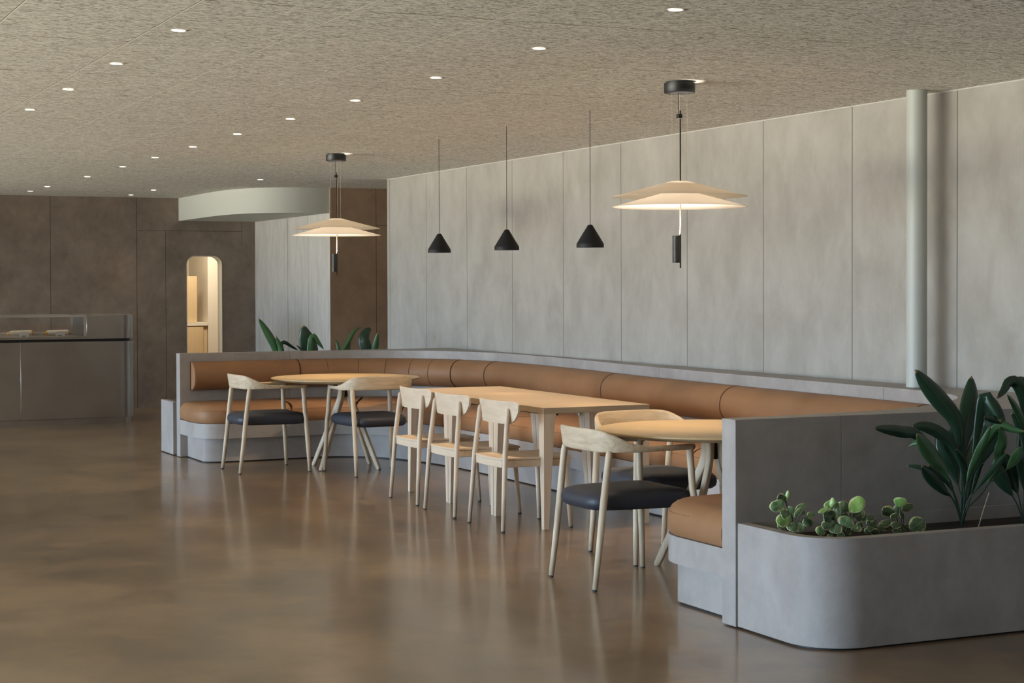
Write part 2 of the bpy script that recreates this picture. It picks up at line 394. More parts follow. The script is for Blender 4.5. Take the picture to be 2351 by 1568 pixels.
# round column standing on the ledge
o = obj('column', lathe(bmesh.new(), [(.058,.902),(.058,CEIL-.001)], 48, (6.235,8.05), True, True), M['paint_column'], smooth=40)
tag(o, 'pale grey round column standing on the ledge against the panelled wall', 'column')

# ------------------------------------------------------------------ banquette enclosure: low wall
CTRL = [  # inner edge, outer edge
 ((3.80,15.06),(3.80,15.18)), ((4.31,15.08),(4.31,15.20)), ((4.81,15.11),(4.81,15.21)), ((5.23,15.08),(5.3,15.22)),
 ((5.6,14.97),(5.8,15.23)), ((5.88,14.75),(6.40,15.25)), ((6.12,14.38),(6.40,14.6)), ((6.24,14.03),(6.40,14.1)),
 ((6.30,13.62),(6.40,13.6)), ((6.30,12.9),(6.40,12.9)), ((6.26,12.1),(6.40,12.1)), ((6.19,11.2),(6.40,11.2)), ((6.15,10.3),(6.40,10.3)),
 ((6.12,9.4),(6.40,9.4)), ((6.10,8.5),(6.40,8.5)), ((6.09,7.9),(6.40,7.9)), ((6.02,7.5),(6.40,7.3)), ((5.85,7.22),(6.40,6.478)),
 ((5.6,7.0),(6.0,6.478)), ((5.37,6.84),(5.6,6.478)), ((5.15,6.735),(5.25,6.478)), ((4.92,6.67),(4.95,6.477)), ((4.4,6.60),(4.4,6.476)), ((4.055,6.585),(4.055,6.475))]
PER = 8
INN = catmull([c[0] for c in CTRL], PER)
OUT = []
for i in range(len(CTRL)-1):
    for k in range(PER):
        t = k/PER; OUT.append(tuple(a+(b-a)*t for a, b in zip(CTRL[i][1], CTRL[i+1][1])))
OUT.append(CTRL[-1][1])
LEDGE = .90
low_wall = thing('low_partition_wall', 'low grey cement-look wall with a flat ledge wrapping round the whole banquette', 'partition wall', (0,0,0))
def idx_near(path, x, y): return min(range(len(path)), key=lambda i: (path[i][0]-x)**2+(path[i][1]-y)**2)
cuts = [0, idx_near(INN,4.81,15.11), idx_near(INN,6.28,13.85), idx_near(INN,6.17,10.9), idx_near(INN,6.095,8.16), idx_near(INN,5.17,6.74), idx_near(INN,4.60,6.62), len(INN)-1]
def strip(bm, I, O, z0, z1, g0=0, g1=0):
    I = [Vector(p) for p in I]; O = [Vector(p) for p in O]
    if g0:
        I[0] = I[0] + (I[1]-I[0]).normalized()*g0; O[0] = O[0] + (O[1]-O[0]).normalized()*g0
    if g1:
        I[-1] = I[-1] + (I[-2]-I[-1]).normalized()*g1; O[-1] = O[-1] + (O[-2]-O[-1]).normalized()*g1
    return loft(bm, [[(i.x,i.y,z0),(o.x,o.y,z0),(o.x,o.y,z1),(i.x,i.y,z1)] for i, o in zip(I, O)])
for a, b_ in zip(cuts[:-1], cuts[1:]):
    bm = strip(bmesh.new(), INN[a:b_+1], OUT[a:b_+1], .006, LEDGE, .0009 if a else 0, .0009 if b_ < len(INN)-1 else 0)
    obj('panel', bm, M['concrete'], low_wall, bevel=.0015, seg=1, angle=50)
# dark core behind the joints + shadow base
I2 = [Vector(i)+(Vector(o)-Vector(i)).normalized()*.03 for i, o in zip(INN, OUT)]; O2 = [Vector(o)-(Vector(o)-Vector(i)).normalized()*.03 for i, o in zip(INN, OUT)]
obj('recessed_base', strip(bmesh.new(), I2[3:-3], O2[3:-3], 0, .05), M['recess_shade'], low_wall)

# ------------------------------------------------------------------ banquette seat
SEAT = [ ((3.80,15.06),(3.80,14.72)), ((3.83,15.06),(3.815,14.58)), ((3.90,15.065),(3.87,14.47)), ((4.0,15.07),(3.98,14.41)), ((4.12,15.075),(4.12,14.395)),
 ((4.31,15.08),(4.32,14.40)), ((4.81,15.11),(4.7,14.43)), ((5.23,15.08),(5.0,14.42)), ((5.6,14.97),(5.22,14.27)), ((5.88,14.75),(5.36,14.05)),
 ((6.12,14.38),(5.45,13.75)), ((6.24,14.03),(5.5,13.45)), ((6.30,13.62),(5.53,13.15)), ((6.30,12.9),(5.545,12.6)), ((6.26,12.1),(5.545,11.9)),
 ((6.19,11.2),(5.54,11.2)), ((6.15,10.3),(5.53,10.3)), ((6.12,9.4),(5.51,9.4)), ((6.10,8.5),(5.45,8.6)), ((6.09,7.9),(5.35,8.1)), ((6.02,7.5),(5.22,7.8)),
 ((5.85,7.22),(5.05,7.57)), ((5.6,7.0),(4.88,7.42)), ((5.37,6.84),(4.7,7.33)), ((5.15,6.735),(4.55,7.30)), ((4.92,6.67),(4.42,7.29)), ((4.4,6.60),(4.25,7.26)),
 ((4.25,6.594),(4.15,7.2)), ((4.13,6.59),(4.085,7.1)), ((4.07,6.587),(4.062,7.0)), ((4.06,6.586),(4.06,6.88))]
SI = catmull([c[0] for c in SEAT], PER); SF = catmull([c[1] for c in SEAT], PER)
def inset(i, d):
    I, F = Vector(SI[i]), Vector(SF[i]); u = (F-I).normalized(); return I + u*.003, F - u*d
banq = thing('banquette', 'long curved built-in banquette upholstered in tan leather on a grey plinth', 'banquette', (0,0,0))
NS = len(SI)
bm = loft(bmesh.new(), [[(a.x,a.y,.205),(f.x,f.y,.205),(f.x,f.y,.330),(a.x,a.y,.330)] for a, f in (inset(i, 0) for i in range(NS))])
obj('seat_base', bm, M['concrete'], banq, smooth=30, bevel=.002, seg=1, angle=50)
rings = []
for i in range(NS):
    a, f = inset(i, .065)
    lo = 3.865 if i < NS//2 else 4.135
    a = Vector((max(a.x, lo), a.y)); f = Vector((max(f.x, lo), f.y))
    if rings and (Vector(rings[-1][1][:2])-f).length < .002 and (Vector(rings[-1][0][:2])-a).length < .002: continue
    rings.append([(a.x,a.y,.010),(f.x,f.y,.010),(f.x,f.y,.204),(a.x,a.y,.204)])
obj('plinth', loft(bmesh.new(), rings), M['concrete'], banq, smooth=30)
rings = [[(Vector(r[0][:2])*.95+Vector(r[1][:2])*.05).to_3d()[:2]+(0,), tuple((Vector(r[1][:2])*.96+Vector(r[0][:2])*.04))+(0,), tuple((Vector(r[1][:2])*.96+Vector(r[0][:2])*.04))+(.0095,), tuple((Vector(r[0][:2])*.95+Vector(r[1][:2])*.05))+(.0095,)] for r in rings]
obj('shadow_foot', loft(bmesh.new(), rings), M['recess_shade'], banq)
def cushion(a, b_):
    lv = [(.333,.010),(.345,.002),(.375,-.004),(.410,-.004),(.436,.003),(.457,.016),(.472,.036),(.482,.064),(.487,.10)]
    def frame(path, i):
        p = Vector(path[max(i-1,0)]); q = Vector(path[min(i+1,len(path)-1)]); t = (q-p).normalized(); return t, Vector((-t.y, t.x))
    rings = []
    for z, t in lv:
        F_, I_ = [], []
        for i in range(a, b_+1):
            tg, nn = frame(SF, i); p = Vector(SF[i]) + nn*t
            ti, ni = frame(SI, i); q = Vector(SI[i]) - ni*(.004 + max(0,t)*.25)
            g = .0025 + min(max(t,0), .011)
            if i == a and a > 0: p += tg*g; q += ti*g
            if i == b_ and b_ < NS-1: p -= tg*g; q -= ti*g
            if i == 0: q += nn*t
            if i == NS-1: q += nn*t
            F_.append(p); I_.append(q)
        if a == 0: I_ = [I_[0]] + [q for q in I_[1:] if q.x > I_[0].x + .01]
        if b_ == NS-1: I_ = [q for q in I_[:-1] if q.x > I_[-1].x + .01] + [I_[-1]]
        rings.append([(p.x,p.y,z) for p in F_] + [(q.x,q.y,z) for q in I_[::-1]])
    m = min(len(r_) for r_ in rings)
    if any(len(r_) != m for r_ in rings):       # keep the same number of back points on every level
        nf = b_-a+1
        rings = [r_[:nf] + [r_[nf]] + r_[nf+1:nf+(m-nf)-1] + [r_[-1]] for r_ in rings]
    return rings
scuts = [0, idx_near(SI,4.70,15.10), idx_near(SI,5.45,15.03), idx_near(SI,6.0,14.6), idx_near(SI,6.28,13.8), idx_near(SI,6.27,12.3), idx_near(SI,6.17,10.75), idx_near(SI,6.12,9.3), idx_near(SI,6.0,7.45), idx_near(SI,5.15,6.735), NS-1]
for a, b_ in zip(scuts[:-1], scuts[1:]):
    rg = cushion(a, b_)
    sc_ = obj('seat_cushion', loft(bmesh.new(), rg), M['tan'], banq, smooth=50)
    obj('stitched_seam', tube(bmesh.new(), rg[4][:b_-a+1], .0016, 6), M['piping'], sc_, smooth='all')
# bolster backrest along the low wall
def nrm(path, i):
    a = Vector(path[max(i-1,0)]); b = Vector(path[min(i+1,len(path)-1)]); t = (b-a).normalized()
    return Vector((t.y, -t.x))     # towards the seat side
def roll_ring(i):
    n = nrm(INN, i); P = Vector(INN[i]); out = []
    K = 18
    for k in range(K+1):
        a = -PI/2 + PI*k/K
        s = math.copysign(abs(math.cos(a))**.9, math.cos(a)) if abs(math.cos(a))>1e-6 else 0
        z = .705 + .125*math.copysign(abs(math.sin(a))**.93, math.sin(a))
        d = .004 + .148*s
        q = P + n*d; out.append((q.x, q.y, z))
    return out
def seg_ends(a, b_, g=.0018):
    rg = [roll_ring(i) for i in range(a, b_+1)]
    rg[0] = [tuple(Vector(p)+(Vector(q)-Vector(p)).normalized()*g) for p, q in zip(rg[0], rg[1])]
    rg[-1] = [tuple(Vector(p)+(Vector(q)-Vector(p)).normalized()*g) for p, q in zip(rg[-1], rg[-2])]
    return rg
rstart = idx_near(INN, 3.92, 15.065); rend = idx_near(INN, 4.25, 6.59)
rc = [rstart, idx_near(INN,4.86,15.11), idx_near(INN,5.15,15.09), idx_near(INN,5.42,15.04), idx_near(INN,5.66,14.93), idx_near(INN,5.87,14.76), idx_near(INN,6.02,14.55), idx_near(INN,6.13,14.33), idx_near(INN,6.27,13.85), idx_near(INN,6.20,11.55), idx_near(INN,6.13,9.7), idx_near(INN,6.07,7.72), idx_near(INN,5.3,6.8), rend]
for k, (a, b_) in enumerate(zip(rc[:-1], rc[1:])):
    fine = 1 <= k <= 6
    s_ = obj('backrest_cushion', loft(bmesh.new(), seg_ends(a, b_, .001 if fine else .003)), M['tan'], banq, smooth=60, bevel=.004 if fine else .012, seg=2, angle=60)
    rr = roll_ring(a)
    if not fine or k == 1:
        rr = roll_ring(a); tube_pts = rr + [rr[0]]
        obj('piping', tube(bmesh.new(), tube_pts, .0035 if k == 0 else .0024, 6), M['piping'], s_, smooth='all')

# ------------------------------------------------------------------ planters
def planter(name, label, x0, x1, y0, y1, h, r, corners, rim, soilz):
    t = thing(name, label, 'planter', ((x0+x1)/2, (y0+y1)/2, 0))
    ox, oy = t.location.x, t.location.y
    outer = roundrect(x0, x1, y0, y1, r, 12, corners); inner = roundrect(x0+rim, x1-rim, y0+rim, y1-.004, max(r-rim,.02), 12, corners)
    n = len(outer); bm = bmesh.new()
    V = [[bm.verts.new((x-ox,y-oy,z)) for x, y in pl] for pl, z in ((outer,.008),(outer,h),(inner,h),(inner,.10))]
    for a, b_ in zip(V[:-1], V[1:]):
        for i in range(n): bm.faces.new((a[i], a[(i+1)%n], b_[(i+1)%n], b_[i]))
    bm.faces.new(V[3]); bm.faces.new(V[0][::-1])
    obj('planter_box', bm, M['concrete'], t, smooth=35, bevel=.002, seg=1, angle=60)
    inn2 = roundrect(x0+rim+.001, x1-rim-.001, y0+rim+.001, y1-.005, max(r-rim,.02), 12, corners)
    bm = bmesh.new(); c = [bm.verts.new((x-ox,y-oy,soilz)) for x, y in inn2]; d = [bm.verts.new((x-ox,y-oy,.11)) for x, y in inn2]
    for i in range(n): bm.faces.new((c[i], c[(i+1)%n], d[(i+1)%n], d[i]))
    bm.faces.new(c); bm.faces.new(d[::-1]); obj('soil', bm, M['soil'], t)
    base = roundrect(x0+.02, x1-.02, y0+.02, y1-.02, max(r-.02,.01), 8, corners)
    obj('recessed_foot', prism(bmesh.new(), [(x-ox,y-oy) for x,y in base], 0, .0075), M['recess_shade'], t)
    return t
planter('planter', 'low grey planter with a large rounded front corner at the near end of the banquette', 4.062, 6.395, 5.87, 6.470, .455, .22, (1,0,0,0), .055, .395)
planter('planter', 'low grey square-ended planter behind the far end of the banquette wall', 3.79, 6.37, 15.27, 15.70, .47, .05, (0,0,0,0), .05, .42)

# ------------------------------------------------------------------ plants
NEAR_A = [
    ([(4.832,6.25,1.109),(4.894,6.24,1.039),(4.962,6.23,0.966),(5.031,6.22,0.882),(5.049,6.21,0.749),(5.048,6.2,0.415)],0.076),
    ([(5.183,6.3,1.07),(5.167,6.28,0.988),(5.135,6.26,0.897),(5.092,6.24,0.786),(5.07,6.22,0.644),(5.048,6.2,0.415)],0.081),
    ([(5.169,6.2,1.0),(5.208,6.2,0.929),(5.222,6.2,0.846),(5.17,6.2,0.744),(5.092,6.2,0.593),(5.048,6.2,0.415)],0.096),
    ([(5.14,6.05,0.88),(5.11,6.075,0.95),(5.092,6.1,0.995),(5.088,6.125,0.897),(5.077,6.15,0.752),(5.059,6.175,0.597),(5.048,6.2,0.415)],0.046),
    ([(4.501,6.1,0.877),(4.589,6.117,0.865),(4.681,6.133,0.85),(4.768,6.15,0.833),(4.887,6.167,0.729),(4.989,6.183,0.574),(5.048,6.2,0.415)],0.045),
    ([(4.788,6.22,0.86),(4.85,6.216,0.863),(4.929,6.212,0.835),(5.009,6.208,0.771),(5.051,6.204,0.646),(5.048,6.2,0.415)],0.051),
    ([(4.687,6.05,0.849),(4.749,6.07,0.793),(4.814,6.09,0.738),(4.88,6.11,0.683),(4.953,6.13,0.556),(5.007,6.15,0.424)],0.069),
    ([(4.751,6.1,0.705),(4.829,6.125,0.644),(4.912,6.15,0.582),(4.989,6.175,0.529),(5.048,6.2,0.415)],0.05),
    ([(4.824,6.15,0.697),(4.89,6.163,0.668),(4.957,6.175,0.618),(5.005,6.188,0.537),(5.048,6.2,0.415)],0.04),
    ([(4.934,6.1,0.77),(4.986,6.125,0.728),(5.024,6.15,0.673),(5.04,6.175,0.573),(5.048,6.2,0.415)],0.028),
    ([(4.824,6.3,0.684),(4.85,6.28,0.682),(4.885,6.26,0.674),(4.945,6.24,0.637),(5.025,6.22,0.517),(5.048,6.2,0.415)],0.023),
    ([(4.837,6.3,0.768),(4.85,6.28,0.782),(4.872,6.26,0.783),(4.932,6.24,0.72),(5.032,6.22,0.542),(5.048,6.2,0.415)],0.036),
    ([(5.084,6.05,0.869),(5.072,6.075,0.81),(5.048,6.1,0.737),(5.018,6.125,0.63),(5.007,6.15,0.424)],0.03),
    ([(5.044,6.05,0.907),(5.128,6.067,0.889),(5.213,6.083,0.865),(5.313,6.1,0.824)],0.028),
    ([(5.229,6.0,0.84),(5.196,6.04,0.848),(5.159,6.08,0.862),(5.129,6.12,0.804),(5.085,6.16,0.674),(5.048,6.2,0.415)],0.038),
    ([(5.13,6.05,0.865),(5.171,6.075,0.806),(5.176,6.1,0.752),(5.188,6.125,0.704),(5.128,6.15,0.571),(5.059,6.175,0.495),(5.048,6.2,0.415)],0.046),
    ([(5.133,6.0,0.755),(5.089,6.02,0.702),(5.024,6.04,0.623),(4.974,6.06,0.555),(4.962,6.08,0.496),(4.966,6.1,0.432)],0.023),
    ([(5.243,6.32,0.815),(5.202,6.302,0.734),(5.156,6.285,0.633),(5.115,6.268,0.533),(5.088,6.25,0.407)],0.058),
    ([(5.115,6.34,0.84),(5.078,6.318,0.749),(5.086,6.295,0.657),(5.1,6.272,0.533),(5.088,6.25,0.407)],0.068),
    ([(5.031,6.34,0.822),(5.045,6.318,0.74),(5.079,6.295,0.657),(5.1,6.272,0.533),(5.088,6.25,0.407)],0.063),
    ([(5.131,6.2,0.694),(5.144,6.2,0.678),(5.112,6.2,0.613),(5.073,6.2,0.517),(5.048,6.2,0.415)],0.031),
    ([(5.09,6.1,0.703),(5.094,6.125,0.687),(5.096,6.15,0.649),(5.078,6.175,0.545),(5.048,6.2,0.415)],0.02),
]
NEAR_B = [
    ([(5.241,6.2,0.972),(5.291,6.208,1.009),(5.327,6.217,1.042),(5.381,6.225,1.032),(5.435,6.233,0.93),(5.456,6.242,0.729),(5.438,6.25,0.401)],0.049),
    ([(5.214,6.1,0.997),(5.279,6.13,0.952),(5.338,6.16,0.896),(5.398,6.19,0.819),(5.438,6.22,0.679),(5.438,6.25,0.401)],0.033),
    ([(5.385,6.3,1.052),(5.437,6.29,1.043),(5.489,6.28,1.021),(5.521,6.27,0.883),(5.493,6.26,0.673),(5.438,6.25,0.401)],0.058),
    ([(5.224,6.02,0.775),(5.213,6.03,0.731),(5.164,6.04,0.677),(5.089,6.05,0.626)],0.048),
    ([(5.523,6.35,0.846),(5.523,6.333,0.718),(5.502,6.317,0.614),(5.481,6.3,0.393)],0.07),
    ([(5.449,6.35,0.896),(5.479,6.337,0.848),(5.509,6.325,0.773),(5.505,6.312,0.614),(5.481,6.3,0.393)],0.037),
    ([(5.453,6.3,0.735),(5.474,6.3,0.67),(5.487,6.3,0.563),(5.481,6.3,0.393)],0.053),
    ([(5.424,6.36,0.71),(5.441,6.34,0.615),(5.471,6.32,0.508),(5.481,6.3,0.393)],0.064),
    ([(5.357,6.36,0.681),(5.394,6.34,0.59),(5.458,6.32,0.482),(5.481,6.3,0.393)],0.064),
]
STICK = [
    ([(5.032,6.0,0.586),(5.004,6.0,0.518),(4.972,6.0,0.434)],0.004),
]
FAR_A = [
    ([(4.622,15.45,1.193),(4.67,15.45,1.118),(4.733,15.45,1.014),(4.786,15.45,0.899),(4.817,15.45,0.722)],0.064),
    ([(4.771,15.4,1.03),(4.795,15.407,0.973),(4.823,15.413,0.9),(4.84,15.42,0.723)],0.05),
    ([(5.013,15.5,0.893),(4.947,15.48,0.927),(4.854,15.46,0.97),(4.815,15.44,0.868),(4.83,15.42,0.723)],0.033),
]
FAR_B = [
    ([(5.05,15.45,1.124),(5.063,15.45,1.051),(5.09,15.45,0.967),(5.111,15.45,0.862),(5.121,15.45,0.715)],0.146),
    ([(5.226,15.4,0.901),(5.173,15.405,0.967),(5.12,15.41,1.025),(5.1,15.415,0.884),(5.111,15.42,0.717)],0.052),
    ([(4.991,15.5,0.946),(5.015,15.473,0.915),(5.055,15.447,0.863),(5.1,15.42,0.717)],0.026),
]
FAR_C = [
    ([(5.354,15.5,0.993),(5.382,15.483,0.961),(5.392,15.467,0.898),(5.43,15.45,0.708)],0.034),
    ([(5.61,15.45,1.101),(5.543,15.45,1.065),(5.487,15.45,0.981),(5.442,15.45,0.898),(5.441,15.45,0.708)],0.04),
    ([(5.521,15.5,1.001),(5.498,15.483,0.949),(5.476,15.467,0.886),(5.452,15.45,0.708)],0.049),
]
FAR_D = [
    ([(5.736,15.5,1.088),(5.68,15.488,1.062),(5.641,15.475,0.989),(5.664,15.462,0.872),(5.676,15.45,0.703)],0.101),
    ([(5.755,15.4,1.053),(5.744,15.417,0.968),(5.732,15.433,0.883),(5.698,15.45,0.702)],0.058),
]
PEP_A = [
    ([(4.024,6.15,0.55),(4.063,6.158,0.568),(4.102,6.165,0.581),(4.13,6.172,0.503),(4.159,6.18,0.432)],0.035),
    ([(4.069,6.17,0.605),(4.092,6.174,0.593),(4.116,6.179,0.577),(4.14,6.184,0.5),(4.164,6.188,0.43)],0.026),
    ([(4.128,6.18,0.624),(4.125,6.183,0.603),(4.122,6.186,0.578),(4.144,6.189,0.5),(4.167,6.192,0.43)],0.011),
    ([(4.061,6.16,0.489),(4.099,6.166,0.504),(4.138,6.172,0.515),(4.15,6.178,0.469),(4.161,6.184,0.431)],0.039),
    ([(4.083,6.17,0.528),(4.114,6.174,0.525),(4.146,6.179,0.517),(4.155,6.184,0.47),(4.164,6.188,0.43)],0.036),
    ([(4.18,6.22,0.546),(4.167,6.217,0.535),(4.154,6.214,0.519),(4.166,6.211,0.469),(4.177,6.208,0.427)],0.025),
    ([(4.251,6.23,0.556),(4.222,6.226,0.545),(4.194,6.221,0.529),(4.187,6.216,0.474),(4.18,6.212,0.426)],0.02),
    ([(4.209,6.2,0.545),(4.191,6.2,0.526),(4.172,6.2,0.503),(4.172,6.2,0.462),(4.172,6.2,0.428)],0.016),
    ([(4.113,6.14,0.459),(4.132,6.149,0.475),(4.152,6.158,0.487),(4.154,6.167,0.456),(4.156,6.176,0.432)],0.036),
    ([(4.161,6.14,0.453),(4.162,6.149,0.473),(4.163,6.158,0.489),(4.16,6.167,0.457),(4.156,6.176,0.432)],0.026),
    ([(4.25,6.24,0.524),(4.234,6.234,0.518),(4.218,6.228,0.509),(4.201,6.222,0.463),(4.183,6.216,0.425)],0.02),
    ([(4.306,6.25,0.51),(4.284,6.242,0.507),(4.262,6.235,0.501),(4.224,6.228,0.459),(4.186,6.22,0.425)],0.02),
    ([(4.281,6.24,0.456),(4.26,6.234,0.478),(4.238,6.228,0.496),(4.21,6.222,0.457),(4.183,6.216,0.425)],0.03),
    ([(4.083,6.2,0.499),(4.11,6.2,0.491),(4.137,6.2,0.479),(4.155,6.2,0.45),(4.172,6.2,0.428)],0.023),
    ([(4.087,6.2,0.473),(4.102,6.2,0.474),(4.118,6.2,0.471),(4.145,6.2,0.446),(4.172,6.2,0.428)],0.019),
]
PEP_B = [
    ([(4.224,6.1,0.532),(4.257,6.106,0.544),(4.291,6.112,0.552),(4.32,6.118,0.476),(4.35,6.124,0.407)],0.016),
    ([(4.291,6.14,0.572),(4.301,6.14,0.561),(4.31,6.14,0.545),(4.336,6.14,0.471),(4.362,6.14,0.404)],0.031),
    ([(4.31,6.12,0.591),(4.309,6.123,0.573),(4.308,6.126,0.55),(4.332,6.129,0.474),(4.356,6.132,0.406)],0.015),
    ([(4.338,6.14,0.571),(4.338,6.14,0.536),(4.338,6.14,0.498),(4.35,6.14,0.447),(4.362,6.14,0.404)],0.028),
    ([(4.407,6.17,0.564),(4.394,6.166,0.54),(4.38,6.161,0.512),(4.375,6.156,0.453),(4.37,6.152,0.402)],0.04),
    ([(4.449,6.11,0.587),(4.423,6.114,0.553),(4.398,6.119,0.516),(4.375,6.124,0.457),(4.353,6.128,0.406)],0.046),
    ([(4.459,6.16,0.538),(4.443,6.157,0.526),(4.427,6.154,0.511),(4.397,6.151,0.453),(4.367,6.148,0.403)],0.016),
    ([(4.376,6.16,0.503),(4.391,6.157,0.504),(4.407,6.154,0.502),(4.387,6.151,0.448),(4.367,6.148,0.403)],0.02),
    ([(4.247,6.1,0.514),(4.277,6.106,0.512),(4.306,6.112,0.506),(4.328,6.118,0.453),(4.35,6.124,0.407)],0.042),
    ([(4.278,6.11,0.532),(4.296,6.114,0.516),(4.315,6.119,0.495),(4.334,6.124,0.447),(4.353,6.128,0.406)],0.036),
    ([(4.346,6.09,0.47),(4.363,6.098,0.492),(4.38,6.105,0.509),(4.364,6.112,0.455),(4.347,6.12,0.408)],0.049),
    ([(4.511,6.16,0.502),(4.472,6.157,0.501),(4.433,6.154,0.497),(4.4,6.151,0.446),(4.367,6.148,0.403)],0.04),
    ([(4.491,6.17,0.522),(4.481,6.166,0.51),(4.472,6.161,0.494),(4.421,6.156,0.444),(4.37,6.152,0.402)],0.03),
    ([(4.233,6.09,0.477),(4.271,6.098,0.481),(4.309,6.105,0.481),(4.328,6.112,0.44),(4.347,6.12,0.408)],0.029),
    ([(4.288,6.08,0.446),(4.302,6.089,0.465),(4.316,6.098,0.481),(4.33,6.107,0.441),(4.345,6.116,0.409)],0.039),
    ([(4.216,6.1,0.448),(4.242,6.106,0.459),(4.267,6.112,0.466),(4.309,6.118,0.433),(4.35,6.124,0.407)],0.029),
    ([(4.415,6.11,0.441),(4.426,6.114,0.456),(4.438,6.119,0.468),(4.395,6.124,0.433),(4.353,6.128,0.406)],0.033),
    ([(4.462,6.12,0.466),(4.454,6.123,0.465),(4.447,6.126,0.46),(4.401,6.129,0.429),(4.356,6.132,0.406)],0.023),
    ([(4.381,6.09,0.452),(4.373,6.098,0.449),(4.364,6.105,0.441),(4.356,6.112,0.421),(4.347,6.12,0.408)],0.023),
    ([(4.257,6.08,0.432),(4.279,6.089,0.434),(4.3,6.098,0.433),(4.322,6.107,0.417),(4.345,6.116,0.409)],0.019),
    ([(4.342,6.08,0.43),(4.329,6.089,0.43),(4.316,6.098,0.426),(4.33,6.107,0.413),(4.345,6.116,0.409)],0.026),
    ([(4.438,6.18,0.461),(4.418,6.174,0.461),(4.397,6.168,0.458),(4.385,6.162,0.426),(4.373,6.156,0.402)],0.023),
    ([(4.431,6.17,0.555),(4.419,6.166,0.548),(4.408,6.161,0.537),(4.389,6.156,0.466),(4.37,6.152,0.402)],0.02),
]
PEP_C = [
    ([(4.61,6.25,0.48),(4.588,6.242,0.475),(4.566,6.235,0.466),(4.571,6.228,0.419),(4.576,6.22,0.38)],0.03),
    ([(4.57,6.24,0.445),(4.59,6.234,0.454),(4.61,6.228,0.458),(4.591,6.222,0.415),(4.573,6.216,0.381)],0.03),
    ([(4.533,6.2,0.419),(4.545,6.2,0.427),(4.557,6.2,0.431),(4.559,6.2,0.403),(4.561,6.2,0.384)],0.02),
    ([(4.606,6.2,0.411),(4.583,6.2,0.418),(4.561,6.2,0.421),(4.561,6.2,0.398),(4.561,6.2,0.384)],0.023),
    ([(4.686,6.23,0.46),(4.653,6.226,0.447),(4.621,6.221,0.431),(4.596,6.216,0.402),(4.57,6.212,0.382)],0.03),
    ([(4.67,6.22,0.435),(4.639,6.217,0.436),(4.608,6.214,0.433),(4.587,6.211,0.404),(4.567,6.208,0.382)],0.027),
    ([(4.554,6.18,0.44),(4.542,6.183,0.438),(4.531,6.186,0.431),(4.543,6.189,0.404),(4.555,6.192,0.385)],0.02),
]
PEP_D = [
    ([(4.618,6.2,0.508),(4.653,6.2,0.501),(4.688,6.2,0.49),(4.71,6.2,0.428),(4.733,6.2,0.373)],0.033),
    ([(4.653,6.22,0.52),(4.672,6.217,0.5),(4.69,6.214,0.475),(4.715,6.211,0.419),(4.739,6.208,0.372)],0.03),
    ([(4.7,6.2,0.533),(4.698,6.2,0.51),(4.696,6.2,0.483),(4.714,6.2,0.424),(4.733,6.2,0.373)],0.02),
    ([(4.689,6.18,0.493),(4.674,6.183,0.486),(4.659,6.186,0.475),(4.693,6.189,0.421),(4.727,6.192,0.374)],0.015),
    ([(4.691,6.17,0.566),(4.696,6.174,0.546),(4.7,6.179,0.522),(4.712,6.184,0.445),(4.724,6.188,0.375)],0.04),
    ([(4.802,6.22,0.522),(4.768,6.217,0.511),(4.733,6.214,0.496),(4.736,6.211,0.43),(4.739,6.208,0.372)],0.024),
    ([(4.736,6.22,0.495),(4.74,6.217,0.479),(4.744,6.214,0.458),(4.741,6.211,0.411),(4.739,6.208,0.372)],0.015),
    ([(4.647,6.17,0.444),(4.68,6.174,0.448),(4.713,6.179,0.448),(4.718,6.184,0.407),(4.724,6.188,0.375)],0.025),
    ([(4.705,6.18,0.448),(4.726,6.183,0.437),(4.747,6.186,0.421),(4.737,6.189,0.394),(4.727,6.192,0.374)],0.01),
    ([(4.822,6.17,0.459),(4.788,6.174,0.441),(4.754,6.179,0.418),(4.739,6.184,0.393),(4.724,6.188,0.375)],0.051),
    ([(4.66,6.18,0.42),(4.689,6.183,0.417),(4.718,6.186,0.409),(4.723,6.189,0.388),(4.727,6.192,0.374)],0.02),
    ([(4.745,6.2,0.419),(4.741,6.2,0.417),(4.737,6.2,0.41),(4.735,6.2,0.387),(4.733,6.2,0.373)],0.02),
    ([(4.696,6.2,0.412),(4.721,6.2,0.411),(4.745,6.2,0.406),(4.739,6.2,0.385),(4.733,6.2,0.373)],0.02),
]

